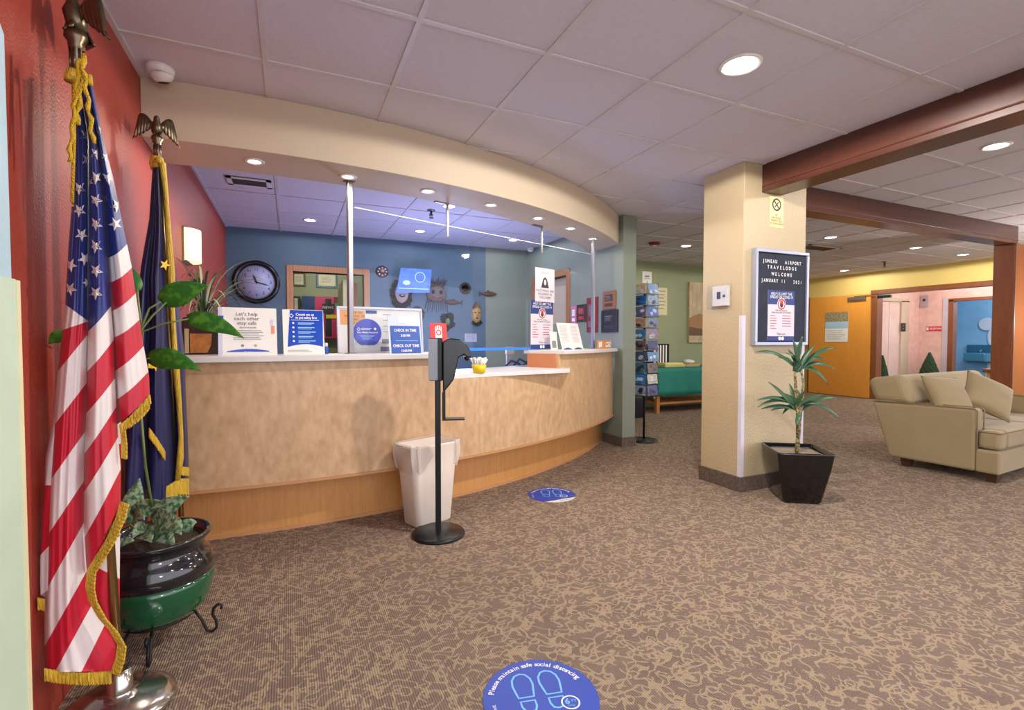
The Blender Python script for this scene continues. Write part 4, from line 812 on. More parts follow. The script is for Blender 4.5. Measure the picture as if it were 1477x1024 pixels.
for k in range(3):
    pts=[]
    ys=[78+k*4]+[90+i*9 for i in range(11+3*k)]
    for i,y in enumerate(ys): pts.append(P(121-3*k+(i*1.2 if k==1 else -i*.9)+2.4*math.sin(i*1.9+k),y,D=1.42-.004*k))
    m.tube(pts,[.0052+.0016*math.sin(i*2.6) for i in range(len(pts))],8)
m.tube([P(106,112,D=1.44),P(107,200,D=1.45),P(104,292,D=1.45)],.0045,7)
fin(m,'gold_cord',mat('gold_cord_thread',(222,180,36),.5,bump=(200,1,.01)))
m=MB()
for x0,x1,y0,y1 in [(96,112,100,118),(126,133,108,122)]:
    a=P((x0+x1)/2,y0,D=1.43); b=P((x0+x1)/2,y1,D=1.43); r=(x1-x0)/2*1.43/F; m=MB(); m.tube([a,(a+b)/2,b],[r*.8,r,r*1.15],14); fin(m,'tassel',M_gfr)
# pole, ferrule, base
pb=P(172,930,D=1.575); pb.z=.05; pt=P(111,96,D=1.555)
m=MB(); m.tube([pb,pt],.0125,14); fin(m,'pole',M_pole)
m=MB(); m.T=Matrix.Translation((pb.x,pb.y,0)); m.lathe([(.148,0),(.15,.006),(.148,.02),(.12,.034),(.06,.046),(.036,.05),(.034,.058),(.032,.12),(.022,.124)],56); m.T=None; fin(m,'base',mat('polished_silver_base',(196,192,186),.16,.95,bump=(9,.1,.004)))
def eagle(par,tw,o,s,yaw,gap=.0):
    A=tw@Matrix.Translation(o)@Matrix.Rotation(yaw,4,'Z')@Matrix.Scale(s,4)
    m=MB(); m.T=A; m.lathe([(.0165,-.075),(.0175,-.07),(.0165,0),(.02,.004),(.018,.012),(.03,.03),(.028,.046),(.014,.056)],20)
    for k in range(8): a=k*PI/4; m.tube([(math.cos(a)*.017,math.sin(a)*.017,-.07),(math.cos(a)*.017,math.sin(a)*.017,-.004)],.0035,5)
    m.T=None; m.build('finial_ball',M_brz,par)
    m=MB(); m.T=A; m.tube([(0,.012,.05),(0,.004,.075),(0,-.006,.11),(0,-.006,.135),(0,-.012,.152),(0,-.016,.16)],[.016,.028,.027,.016,.015,.009],14); m.tube([(0,-.014,.156),(0,-.032,.153),(0,-.038,.142)],[.008,.006,.001],8)
    m.tube([(-.012,-.01,.08),(-.014,-.018,.056),(-.013,-.026,.05)],[.009,.006,.004],7); m.tube([(.012,-.01,.08),(.014,-.018,.056),(.013,-.026,.05)],[.009,.006,.004],7)
    m.T=None; m.build('eagle_body',M_brz,par)
    for sd in(-1,1):
        m=MB(); m.T=A
        def wing(u,v,sd=sd):
            top=.118+.052*math.sin(min(1,u*1.35)*PI*.62); bot=.098-.075*u**1.15-.03*math.sin(PI*u*.9)*.3; tip=max(0,(u-.72)/.28); top=top-(top-bot)*.75*tip**2
            z=top+(bot-top)*v+.004*math.cos(u*34)*v; x=sd*(.016+.082*u+.016*v*u); y=.012+.022*u*u-.012*math.sin(PI*v)*(1-u*.4)+.003*math.sin(u*40)*v
            return (x,y,z)
        m.grid(wing,26,10); m.T=None; m.build('wing',M_brz,par,solid=.006*s)
    m=MB(); m.T=A; m.grid(lambda u,v:((u-.5)*(.02+.03*v),.02+.018*v,.07-.05*v),6,5); m.T=None; m.build('tail',M_brz,par,solid=.005*s)
dirp=(pt-pb).normalized()
eagle(t,TW,pt+Vector((0,0,.055)),1.02,R(-50))
t1=t
# ---------- navy state flag
t=thing('state_flag_on_stand','furled navy flag with gold stars and fringe, standing behind the potted plant','flag',(-.48,2.45,0)); TW=Matrix.Translation((.48,-2.45,0))
NL=[(220,241),(215,317),(203,385),(198,442),(190,520),(184,600),(178,700),(176,750)]; NR=[(234,241),(244,346),(254,393),(259,448),(266,507),(268,565),(272,658),(272,712)]
N1=[(224,241),(222,330),(215,400),(216,470),(212,560),(214,640),(213,756)]; N2=[(230,241),(236,330),(240,420),(244,520),(250,620),(254,700),(254,745)]
DN=lambda x,y:2.16+(max(170,x)-176)*.0036
m=MB()
rw=[(241+ (750-241)*i/12,)*2 for i in range(13)]
patch(m,NL,N1,[(241,241),(400,400),(560,560),(700,700),(752,752)],[0]*4,lambda x,y:DN(x,y)+.01,.03,wr=.004)
patch(m,N1,N2,[(241,241),(400,400),(560,560),(652,640),(742,742)],[0]*4,lambda x,y:DN(x,y)-.02,.04,wr=.006)
patch(m,N2,NR,[(241,241),(400,400),(560,560),(700,712)],[0]*3,lambda x,y:DN(x,y)+.0,.035,wr=.004)
patch(m,NL,NR,[(241,241),(400,400),(560,560),(700,712)],[0]*3,lambda x,y:DN(x,y)+.03,-.015)
def goldstar(px,py,r,rot):
    pts=star_pts(px,py,r,rot); m.mi=1; q=lambda x,y:P(x,y,D=DN(x,y)-.075); vs=[q(px,py)]+[q(x,y) for x,y in pts]; m.add(vs,[(0,i,i%10+1) for i in range(1,11)])
goldstar(238,382,8.5,.2); goldstar(224,528,8,.15)
m.mi=1; q=lambda x,y:P(x,y,D=DN(x,y)-.07); m.add([q(214,519),q(221,518),q(222,530),q(214,531)],[(0,1,2,3)])
fin(m,'flag_cloth',[M_nv,mat('gold_applique',(232,190,40),.5)])
m=MB()
pts=[(226,230),(234,236),(239,278),(243,337),(247,395),(248,438),(252,507),(253,521),(258,580),(261,630),(260,660),(256,692)]
m.tube([P(x,y,D=DN(x,y)-.055) for x,y in pts],[.0095+.003*math.sin(i*2) for i in range(len(pts))],8)
DG=lambda x,y:DN(x,y)-.05
fringe(m,[(238,702),(248,697),(257,690),(262,690),(272,690)],22,DG,(0,1)); fringe(m,[(258,672),(272,674)],12,DG,(0,1)); fringe(m,[(215,617),(226,632),(238,651)],13,lambda x,y:DN(x,y)-.068,(0,1)); fringe(m,[(228,725),(240,718)],14,DG,(0,1))
fin(m,'fringe',M_gfr,solid=.006)
m=MB(); a=P(226,228,D=2.33); m.tube([P(226,227,D=2.33),P(226,236,D=2.33),P(227,244,D=2.33)],[.026,.03,.027],14); fin(m,'gold_collar',M_gfr)
pt2=P(227,224,D=2.33); pb2=Vector((pt2.x+.06,pt2.y+.09,.03))
m=MB(); m.tube([pb2,pt2],.0125,14); fin(m,'pole',M_pole)
m=MB(); m.T=Matrix.Translation((pb2.x,pb2.y,0)); m.lathe([(.125,0),(.125,.02),(.1,.034),(.034,.05),(.03,.1),(.022,.105)],40); m.T=None; fin(m,'base',MATS['polished_silver_base'])
eagle(t,TW,pt2+Vector((0,0,.05)),.80,R(14))
# ================================================================ large glazed pot
pc=Vector((-.49,1.96,0))
pc=P(229,880,D=1.94); pc.z=0; 
t=thing('glazed_planter','green and black glazed pot on an iron stand with broad and speckled leaves','potted plant',(pc.x,pc.y,0))
M_gz=mat('green_glaze',(18,84,52),.12,coat=.8,var=(5,.25)); M_bz=mat('black_glaze',(26,28,34),.12,coat=.8,bump=(40,.2,.003))
m=MB(); m.lathe([(.10,.105),(.14,.11),(.172,.145),(.186,.20),(.19,.235),(.1905,.262)],56); m.build('lower_bowl',M_gz,t)
m=MB(); m.lathe([(.1905,.262),(.188,.30),(.176,.335),(.155,.355),(.158,.375),(.175,.397),(.184,.41),(.183,.418),(.172,.418),(.15,.39),(.15,.36)],56); m.build('upper_rim',M_bz,t)
m=MB(); m.lathe([(.155,.38),(.08,.39),(1e-6,.392)],32); m.build('soil',mat('potting_soil',(60,46,38),.95,bump=(60,1,.01)),t)
M_ir=mat('wrought_iron',(34,32,34),.5,.4)
m=MB(); 
ringp=[(.125*math.cos(2*PI*k/32),.125*math.sin(2*PI*k/32),.101) for k in range(33)]; m.tube(ringp,.006,8,False); m.build('stand_ring',M_ir,t)
for ang in (R(-12),R(-88),R(125),R(235)):
    m=MB(); c,s_=math.cos(ang),math.sin(ang); pr=[(.125,.101),(.15,.06),(.17,.012),(.19,.006),(.205,.02),(.203,.05),(.19,.075),(.195,.10),(.212,.115),(.225,.108),(.222,.095)]
    m.tube([(x*c,x*s_,z) for x,z in pr],.0055,8); m.build('stand_foot',M_ir,t)
def leafmat(name,c1,c2,sc,thr=.5,rough=.4):
    mm=mat(name,c1,rough); nt=mm.node_tree; N=nt.nodes; L=nt.links; b=N['Principled BSDF']; mx=[n for n in N if n.type=='MIX'][0]; tex=[n for n in N if n.type=='TEX_NOISE'][0]
    tex.inputs['Scale'].default_value=sc; tex.inputs['Detail'].default_value=4; cr=N.new('ShaderNodeValToRGB'); cr.color_ramp.elements[0].position=thr-.06; cr.color_ramp.elements[1].position=thr+.06
    L.new(tex.outputs['Fac'],cr.inputs['Fac']); L.new(cr.outputs['Color'],mx.inputs['Factor']); mx.inputs['A'].default_value=lin(c1); mx.inputs['B'].default_value=lin(c2); return mm
M_agl=leafmat('speckled_leaf',(72,112,78),(160,186,150),60); M_brl=leafmat('broad_green_leaf',(42,112,32),(84,146,44),30,.55); M_stm=mat('pale_green_stem',(128,152,90),.5)
lf=lambda u:max(.03,math.sin(PI*min(1,(u*.93+.07))**.75))
def pxleaf(par,o,a,c,w,Da,Dc,mt,bow=.03,hint=None,name='leaf',fold=.25,bend=(0,0)):
    A=P(*a,D=Da)-o; C=P(*c,D=Dc)-o; B=(A+C)/2+Vector((0,0,bow))
    m=MB(); h=hint or (-(ray(*a)).normalized()); ribbon(m,(A,B,C),w,14,hint=h,fold=fold,prof=lf); return m.build(name,mt,par,solid=.0012)
o_=Vector((pc.x,pc.y,0)); s3=.3418
for a,c,w in [((540,240),(590,45),.032),((560,200),(700,150),.03),((640,215),(800,122),.032),((640,230),(765,250),.04),((600,270),(640,318),.03),((650,270),(738,330),.034),((560,205),(610,222),.022),((720,240),(765,285),.026),((560,330),(470,370),.03),((770,270),(830,232),.026),((520,160),(525,235),.02),((610,250),(560,300),.022)]:
    pxleaf(t,o_,(a[0]*s3,674+a[1]*s3),(c[0]*s3,674+c[1]*s3),w*1.12,1.93,1.84 if c[1]>a[1] else 1.93,M_agl,.02)
for c in [(560,200),(600,262),(650,240),(545,250),(700,250),(640,280),(520,210)]:
    m=MB(); e=P(c[0]*s3,674+c[1]*s3,D=1.92)-o_; m.tube([(e.x*.3,e.y*.3,.385),(e.x*.6,e.y*.6,.43),e],[.004,.0035,.0025],6); m.build('stem',M_stm,t)
for a,c,w,b in [((233,436),(301,412),.045,.02),((270,460),(352,488),.035,.035),((214,517),(290,535),.04,.035),((92,478),(70,496),.018,0),((198,420),(190,385),.022,0)]:
    DD=1.50 if c[0]<100 else 1.86; pxleaf(t,o_,a,c,w,DD,DD,M_brl,b)
for pts in [[(205,470),(215,445),(240,430)],[(205,474),(220,455),(240,436)],[(206,478),(235,467),(272,460)],[(206,520),(212,517),(216,517)],[(204,470),(200,440),(198,418)],[(204,478),(150,485),(92,480)]]:
    m=MB(); q=[P(x,y,D=1.86-(.36*(204-x)/112 if x<190 and y>430 else 0))-o_ for x,y in pts]; r0=Vector((.0,.01,.388)); q0=P(200,560,D=1.88)-o_; m.tube([r0,(r0+q0)/2+Vector((-.01,0,0)),q0]+q,[.005]*2+[.0045]+[.004,.0035,.003],7); m.build('stem',M_stm,t)
# ================================================================ column fittings
c,w,h=wallrect((1110,282),(1129,330),Y=CY0)
t=thing('no_smoking_sign','small gold no smoking plaque high on the column','sign',M=frame((c.x,CY0,c.z),0,0)); 
m=MB(); m.box(-w/2,w/2,-h/2,h/2,0,.003); m.build('plate',mat('pale_gold_plate',(222,204,130),.4),t); m=MB(); ringd(m,0,h*.24,w*.24,w*.32,.0036,0,24); m.mi=0; m.T=Matrix.Translation((0,h*.24,0))@Matrix.Rotation(R(-45),4,'Z'); m.box(-w*.28,w*.28,-w*.035,w*.035,.003,.0036); m.box(-w*.03,w*.03,-w*.2,w*.2,.003,.0034); m.T=None
for k,s in enumerate(['NO','SMOKING','PERMITTED','IN THIS AREA']): text_into(m,s,0,h*(-.1-.09*k),w*.16,0,z=.0036)
m.build('print',M_ink,t)
a=P(1083,358,Y=CY0); b=P(1157,372,Y=CY0); a2=P(1081,499,Y=CY0)
w=.66*abs(P(1083,430,Y=CY0).x-P(1159,430,Y=CY0).x)/.66; zt=a.z; zb=P(1079,498,Y=CY0).z; h=zt-zb; x0=P(1083,430,Y=CY0).x; x1=P(1159,430,Y=CY0).x
t=thing('letter_board','black felt letter board in a silver frame on the column','letter board',M=frame(((x0+x1)/2,CY0-.001,(zt+zb)/2),0,0)); w=x1-x0
m=MB(); m.box(-w/2+.01,w/2-.01,-h/2+.01,h/2-.01,0,.03); m.build('felt_panel',mat('charcoal_felt',(44,50,66),.9,bump=(200,.5,.004),var=(14,.2)),t)
m=MB(); f_=.024
for bx in [(-w/2,w/2,h/2-f_,h/2),(-w/2,w/2,-h/2,-h/2+f_),(-w/2,-w/2+f_,-h/2+f_,h/2-f_),(w/2-f_,w/2,-h/2+f_,h/2-f_)]: m.box(*bx,0,.045)
m.build('frame',mat('silver_frame',(178,184,204),.3,.6),t,bevel=.003)
m=MB()
for s,y_,sz in [('JUNEAU   AIRPORT',.375,.044),('TRAVELODGE',.315,.044),('WELCOME',.245,.044),('JANUARY 11   2021',.175,.044)]: [text_into(m,ch,(i-(len(s)-1)/2)*w*.046*(1.25 if s in('TRAVELODGE','WELCOME') else 1),h*y_,.037,0,z=.032,sx=.85,bold=.0008) for i,ch in enumerate(s) if ch!=' ']
m.build('changeable_letter',M_wink,t)
t=thing('spread_notice','blue and white notice with a red hand symbol held in the letter board','notice',M=frame(((x0+x1)/2-.005,CY0-.033,zb+.035),0,0)); m=MB(); covid(m,w*.50,h*.53); m.build('printed_sheet',CV,t)
# acrylic holder with device on the left face
c,w,h=wallrect((1026,412),(1056,444),X=CX0)
t=thing('wall_keypad','small white keypad in a clear holder on the left face of the column','keypad',M=frame((CX0,c.y,c.z),FACE_L,0)); 
m=MB(); m.box(-w*.32,w*.4,-h*.4,h*.42,0,.03); m.build('keypad_body',mat('off_white_plastic',(226,220,220),.4),t,bevel=.004); m=MB(); m.box(-w*.08,w*.08,-.02,.035,.03,.033); m.box(w*.2,w*.3,-.01,.01,.03,.033); m.build('display',mat('dark_slate_lcd',(70,74,96),.3),t)
m=MB(); m.box(-w/2,w/2,-h/2,h/2,.045,.048); m.box(-w/2,w/2,-h/2,-h/2+.003,0,.045); m.box(-w/2,-w/2+.003,-h/2,h/2,0,.045); m.box(w/2-.003,w/2,-h/2,h/2,0,.045); m.build('clear_cover',M_glass,t)
# ================================================================ black planter with dracaena
ox,oy=3.40,2.455
t=thing('dracaena_planter','dracaena in a glossy black square tapered pot before the column','potted plant',(ox,oy,0),R(-33))
o_=Vector((ox,oy,0)); RI=Matrix.Rotation(R(33),4,'Z')
m=MB(); secs=[(.235,.235,.02,0),(.26,.26,.022,.02),(.345,.345,.025,.25),(.375,.375,.025,.36),(.38,.38,.025,.375),(.36,.36,.02,.375),(.345,.345,.02,.34)]; rr_loft(m,secs,4); m.build('pot',mat('gloss_black_ceramic',(8,8,10),.16,coat=.3),t)
m=MB(); rr_loft(m,[(.36,.36,.02,.335),(.30,.30,.02,.345),(.1,.1,.02,.35)],4,False,True); m.build('gravel',mat('pale_gravel',(150,134,116),.9,bump=(70,1.2,.012),var=(70,.35)),t)
s4=.2441
def pp(x,y,D=3.60): return RI@(P(1080+x*s4,480+y*s4,D=D)-o_)
M_dr=mat('dracaena_leaf',(62,98,70),.35,var=(6,.3)); M_tr=leafmat('dracaena_trunk',(84,72,48),(160,146,104),70,.5,.7)
m=MB(); m.tube([pp(282,735),pp(290,640),pp(296,540),pp(300,430),pp(292,340)],[.017,.015,.015,.014,.012],10); m.build('trunk',M_tr,t)
m=MB(); m.tube([pp(290,600,3.585),pp(290,480,3.59),pp(278,330,3.59),pp(272,230,3.59)],[.013,.013,.011,.009],10); m.build('trunk',M_tr,t)
m=MB(); m.tube([pp(300,520),pp(315,400),pp(322,300),pp(310,220)],[.012,.011,.010,.008],10); m.build('trunk',M_tr,t)
random.seed(3)
def dleaf(b,tip,arch,w=.016,dd=0):
    B=pp(*b); T=pp(tip[0],tip[1],3.60+dd); Mi=(B+T)/2+Vector((0,0,arch)); m=MB(); ribbon(m,(B,Mi,T),w,12,hint=RI@Vector((-.55,-.5,.65)),fold=.35,prof=lambda u:max(.04,math.sin(PI*min(1,u*.86+.14)))**.7 ); m.build('leaf',M_dr,t,solid=.0015)
for tip,ar in [((40,115),.09),((260,40),.02),((318,20),.02),((390,75),.03),((515,90),.08),((455,155),.07),((505,215),.09),((472,312),.13),((385,185),.05),((175,145),.05),((230,95),.02),((350,100),.02),((215,120),.03)]:
    dleaf((275+random.uniform(-8,45),215+random.uniform(-30,20)),tip,ar,.017,random.uniform(-.12,.1))
for tip,ar in [((115,290),.03),((48,400),.07),((52,440),.09),((75,450),.05),((130,460),.05),((180,355),.02),((520,385),.06),((545,515),.1),((440,365),.03),((278,545),.0),((430,430),.05),((240,300),.02),((330,340),.01),((200,480),.06)]:
    dleaf((290+random.uniform(-15,20),440+random.uniform(-25,25)),tip,ar,.016,random.uniform(-.12,.1))
# ================================================================ sofa
M_sf=mat('olive_tan_suede',(152,134,98),.85,bump=(200,.3,.002),var=(3,.07),sheen=.25); M_foot=mat('dark_walnut_foot',(70,44,28),.4); M_pipe=mat('sofa_piping',(132,112,80),.8)
t=thing('sofa','low olive tan two seat sofa with dark block feet on the carpet','sofa',(5.19,2.0,0),R(4))
W_=1.75
def soft(m,name,b=.03,**k): return m.build(name,M_sf,t,bevel=b,seg=4,**k)
def arm(x0,x1):
    m=MB(); m.hexa([(x0,.15,.08),(x1,.15,.08),(x1,.78,.08),(x0,.78,.08),(x0,.155,.60),(x1,.155,.60),(x1,.93,.58),(x0,.93,.58)]); soft(m,'arm',.025)
    e=.004; m=MB(); xs=x0 if x0<1 else x1
    for xx in (x0+.006,x1-.006): m.tube([(xx,.15-e,.09),(xx,.15-e,.585),(xx,.165,.602),(xx,.55,.597),(xx,.92,.585)],.0055,6)
    m.build('piping',M_pipe,t)
arm(0,.14); arm(W_-.14,W_)
m=MB(); m.box(.0,W_,0,.16,.08,.27); m.box(.14,W_-.14,.15,.72,.08,.27); soft(m,'base',.02)
m=MB()
def cush(u,v,x0,x1,y0,y1,z0,z1,top): pass
def cushion(name,x0,x1,y0,y1,z0,z1,puff=.03):
    m=MB(); n=14
    def f(top):
        def g(u,v):
            e=(1-abs(2*u-1)**6)*(1-abs(2*v-1)**6); zz=(z0+z1)/2+(1 if top else -1)*((z1-z0)/2*e**.35+puff*e*(1 if top else .15)); return (x0+(x1-x0)*u,y0+(y1-y0)*v,zz)
        return g
    m.grid(f(True),n,n); m.grid(f(False),n,n); return m.build(name,M_sf,t)
m=MB(); m.hexa([(.015,.0,.275),(W_/2-.005,.0,.275),(W_/2-.005,.70,.275),(.145,.70,.275),(.015,.0,.425),(W_/2-.005,.0,.425),(W_/2-.005,.70,.425),(.145,.70,.425)]) if False else m.box(.145,W_/2-.004,.0,.70,.275,.43); m.box(.012,.15,.0,.145,.275,.43); soft(m,'seat_cushion',.035)
m=MB(); m.box(W_/2+.004,W_-.145,.0,.70,.275,.43); m.box(W_-.15,W_-.012,.0,.145,.275,.43); soft(m,'seat_cushion',.035)
m=MB()
for z in(.29,.415): m.tube([(.016,.145,z),(.014,.002,z),(W_/2-.006,.0,z)],.005,6)
m.build('piping',M_pipe,t)
m=MB(); m.hexa([(.02,.66,.08),(W_-.02,.66,.08),(W_-.02,.78,.08),(.02,.78,.08),(.02,.74,.80),(W_-.02,.74,.80),(W_-.02,.96,.79),(.02,.96,.79)]); soft(m,'back_frame',.045)
m=MB(); m.hexa([(.0,.60,.585),(W_,.60,.585),(W_,.92,.585),(.0,.92,.585),(.03,.70,.855),(W_-.03,.70,.855),(W_-.0,.99,.80),(.0,.99,.80)]); soft(m,'backrest',.06)
for x in (.06,W_-.14):
    for y in (.03,.63):
        m=MB(); m.hexa([(x+.01,y+.01,0),(x+.07,y+.01,0),(x+.07,y+.07,0),(x+.01,y+.07,0),(x,y,.08),(x+.085,y,.08),(x+.085,y+.085,.08),(x,y+.085,.08)]); m.build('foot',M_foot,t)
def pillow(label,c,rz,tilt,roll,s=.42):
    Mx=Matrix.Translation(c)@Matrix.Rotation(rz,4,'Z')@Matrix.Rotation(PI/2-tilt,4,'X')@Matrix.Rotation(roll,4,'Z')
    p=thing('throw_pillow',label,'pillow',M=Mx,group='olive tan pillows on the sofa'); m=MB()
    for sg in(1,-1):
        def g(u,v,sg=sg):
            a,b=2*u-1,2*v-1; pin=1-.07*(1-a*a)*(abs(b)**3)-.0; pin2=1-.07*(1-b*b)*(abs(a)**3); e=max(0,(1-a*a))**.42*max(0,(1-b*b))**.42
            return (a*s/2*pin2,b*s/2*pin,sg*.085*e+.003*math.sin(b*9)*math.sin(a*4)*e)
        m.grid(g,20,20)
    m.build('pillow_body',M_sf,p)
    m=MB(); pts=[]
    for k in range(81):
        q=k/80*4; i=int(q)%4; f_=q-int(q); b=2*f_-1; w_=1-.07*(1-b*b)
        x,y=[(b,-w_),(w_,b),(-b,w_),(-w_,-b)][i]; pts.append((x*s/2,y*s/2,0))
    m.tube(pts,.004,6,False); m.build('piping',M_pipe,p)
pillow('olive tan throw pillow leaning on the sofa back, left one',(5.47,2.48,.66),R(-14),R(30),R(-4),.39); pillow('olive tan throw pillow tilted on the seat, right one',(5.87,2.36,.66),R(-24),R(34),R(-34),.39)
# ================================================================ post planter (low wall with plant at the right edge)
q=P(1463,560,Y=3.2)
t=thing('planter_cabinet','pale wood planter box with brown cap against the wooden post','planter box',(q.x,3.2,0)); m=MB(); m.box(.03,1.0,.02,.3,0,.73); m.build('box_body',M_panel,t); m=MB(); m.box(0,1.03,-.0,.33,.73,.78); m.box(.0,.05,0,.02,0,.73); m.build('cap',M_post,t,bevel=.004)
m=MB()
for i in range(60):
    a=random.uniform(0,2*PI); el=random.uniform(.1,1.3); L_=random.uniform(.12,.22); b=Vector((.12+random.uniform(-.03,.25),.12,.78)); d=Vector((math.cos(a)*math.cos(el),math.sin(a)*math.cos(el)*.6,math.sin(el)))*L_
    ribbon(m,(b,b+d*.6+Vector((0,0,.03)),b+d),.014,6,prof=lf)
m.build('foliage',mat('dark_bushy_green',(44,84,58),.5,var=(5,.3)),t)
# ================================================================ far doorway area
xd=FX-.06; y0=P(1167,500,X=xd).y; y1=P(1254,500,X=xd).y; zt=P(1254,423.4,X=xd).z
t=thing('open_door','wide orange maple door leaf standing open against the yellow wall','door',(xd,y1,0)); 
m=MB(); m.box(0,.045,0.0,y0-y1,.01,min(zt,2.2)); m.build('door_leaf',M_door,t,bevel=.002); m=MB(); m.box(-.004,.05,y0-y1,y0-y1+.03,.0,min(zt,2.2)+.01); m.build('edge_strip',M_frame,t)
H_=min(zt,2.2)
m=MB(); m.box(-.05,-.0,.08,.42,H_-.12,H_-.05); m.box(-.03,-.02,-.06,.3,H_-.045,H_-.03); m.build('door_closer',mat('pewter',(120,112,108),.35,.5),t,bevel=.003)
c,w,h=wallrect((1191,451),(1223,493),X=xd)
t=thing('wall_calendar','calendar sheet with a photo strip on the orange maple door','calendar',M=frame((xd-.006,c.y,c.z),FACE_L,0)); m=MB(); m.box(-w/2,w/2,-h/2,h/2,0,.003); m.mi=1; m.box(-w/2,w/2,h*.18,h*.5,.003,.004); m.mi=2; m.box(-w/2,w/2,-h*.05,h*.18,.003,.004)
lines(m,-w*.42,w*.42,-h*.12,h*.012,5,h*.07,3,z=.0045); m.build('printed_sheet',[M_card,mat('photo_strip',(150,140,110),.5,var=(30,.5)),mat('pale_sky_print',(170,205,226),.5),M_gink],t)
t=thing('door_closer','dark door closer under the far door head','door closer',P(1276,426,X=FX)); m=MB(); m.box(-.03,.03,-.12,.12,-.05,.0); m.build('closer_body',M_black,t,bevel=.004); m=MB(); m.box(-.01,.01,-.1,.2,.0,.02); m.build('arm',M_steel,t)
# red restroom sign
c,w,h=wallrect((1336,471),(1358,477.5),X=PX); t=thing('reception_sign','small red wall sign with white letters beside the blue doorway','sign',M=frame((PX,c.y,c.z),FACE_L,0)); m=MB(); m.box(-w/2,w/2,-h/2,h/2,0,.006); m.build('plate',mat('sign_red',(206,42,66),.5),t); m=MB(); text_into(m,'RECEPTION',w*.12,0,h*.52,0,z=.008,bold=.001,sx=.75); rect(m,-w*.47,-w*.33,-h*.3,h*.3,.006,.008,0); m.build('lettering',M_wink,t)
c=P(1302.5,472,Y=ye-.05); t=thing('call_panel','black elevator call panel with a button on the pink frame','call panel',M=frame(c,0,0)); m=MB(); m.box(-.08,.08,-.09,.09,0,.008); m.build('plate',mat('dark_green_plate',(34,44,38),.4),t); m=MB(); disc(m,0,.03,.016,.008,.012,0,14); disc(m,0,-.03,.016,.008,.012,0,14); m.build('button',M_steel,t)
c=P(1313,436,X=PX-.01) ; t=thing('hall_lantern','small grey elevator hall lantern high on the pink wall','indicator',M=frame((PX,P(1313,436,X=PX).y if P(1313,436,X=PX).y<ye-.1 else ye-.1,c.z),FACE_L,0)); m=MB(); m.box(-.07,.07,-.13,.13,0,.02); m.build('plate',mat('grey_lilac_plate',(176,160,166),.4),t); m=MB(); disc(m,0,.03,.03,.02,.024,0,14); m.build('lamp_lens',M_ink,t)
def topiary(label,X,px,ptop,pbot,hw):
    D_=None; q=P(px,ptop,X=X); zt=q.z; t=thing('topiary_cone',label,'topiary',(X,min(q.y,ye-hw-.05),0),0,'clipped topiary cones'); zb=.2; h=zt-zb
    m=MB(); m.lathe([(.09,0),(.12,.16),(.125,.18),(.1,.18)],20); m.build('pot',M_black,t)
    m=MB(); m.grid(lambda u,v:(((hw*(1-v**1.4)+.015)*(1+.08*math.sin(u*61+v*40)+.06*math.sin(u*23*2+v*71)))*math.cos(2*PI*u),((hw*(1-v**1.4)+.015)*(1+.08*math.sin(u*61+v*40)))*math.sin(2*PI*u),zb+h*v-.001),48,40); m.build('clipped_foliage',mat('topiary_green',(42,74,44),.8,bump=(50,1.2,.03),var=(45,.5)),t)
    m=MB(); m.tube([(0,0,.17),(0,0,.4)],.02,8); m.build('stem',M_tr,t)
topiary('green topiary cone standing before the pink wall behind the sofa',12.15,1341,508,0,.2); topiary('green topiary cone half hidden behind the dark door frame',10.92,1262,512,0,.12)
# blue room: fountain and figure
BX=14.3; c=P(1411,510,X=BX-.1)
t=thing('drinking_fountain','teal metal drinking fountain on the blue room wall','fountain',M=frame((BX,c.y,c.z),FACE_L,0)); k=depth(c.x,c.y)/F
m=MB(); m.box(-.24,.24,-.2,.2,0,.04); m.build('back_panel',mat('teal_steel',(48,110,140),.35,.4),t,bevel=.01); m=MB(); m.box(-.16,.24,-.18,.02,.04,.38); m.build('basin',mat('teal_steel_light',(70,140,172),.3,.4),t,bevel=.03); m=MB(); m.tube([(.12,.02,.3),(.12,.07,.3),(.12,.08,.25)],.014,8); m.build('spout',M_steel,t)
c=P(1432,510,X=BX-.02)
t=thing('wall_cutout','pale rounded animal shape decorating the blue room wall','wall decoration',M=frame((BX,c.y,c.z),FACE_L,0)); m=MB()
def ell(cx,cy,rx,ry,z1): m.prism([(cx+rx*math.cos(2*PI*k_/28),cy+ry*math.sin(2*PI*k_/28)) for k_ in range(28)],0,z1)
ell(.22,-.5,.34,.6,.02); ell(.22,.38,.32,.36,.026); ell(-.12,.66,.14,.14,.024); ell(.56,.66,.14,.14,.024); m.build('cutout_shape',mat('pale_blue_white',(206,216,228),.6),t)
# ================================================================ corridor: rack, bin, table
rp=P(935,637,Z=0); rx_,ry_=3.74,4.60
t=thing('postcard_rack','tall revolving wire postcard rack on a round black base','rack',(rx_,ry_,0),R(-74))
m=MB(); m.lathe([(.16,0),(.162,.01),(.15,.02),(.03,.03),(1e-6,.03)],40); m.build('base',MATS['black_satin_metal'],t); m=MB(); m.tube([(0,0,.02),(0,0,1.72)],.013,10); m.build('pole',MATS['black_satin_metal'],t)
m=MB(); S_=.105; ZR=[.545+.128*k_ for k_ in range(10)]
for a_ in range(4):
    m.T=Matrix.Rotation(a_*PI/2,4,'Z')
    for z in ZR: m.tube([(-S_,-S_-.022,z),(S_,-S_-.022,z)],.0025,5); m.tube([(-S_,-S_-.022,z+.03),(S_,-S_-.022,z+.03)],.0018,5); m.tube([(-S_,-S_-.022,z),(-S_,-S_,z)],.002,5); m.tube([(S_,-S_-.022,z),(S_,-S_,z)],.002,5); m.tube([(0,0,z),(S_,-S_,z)],.003,5)
    m.tube([(S_,-S_,.5),(S_,-S_,1.84)],.003,6)
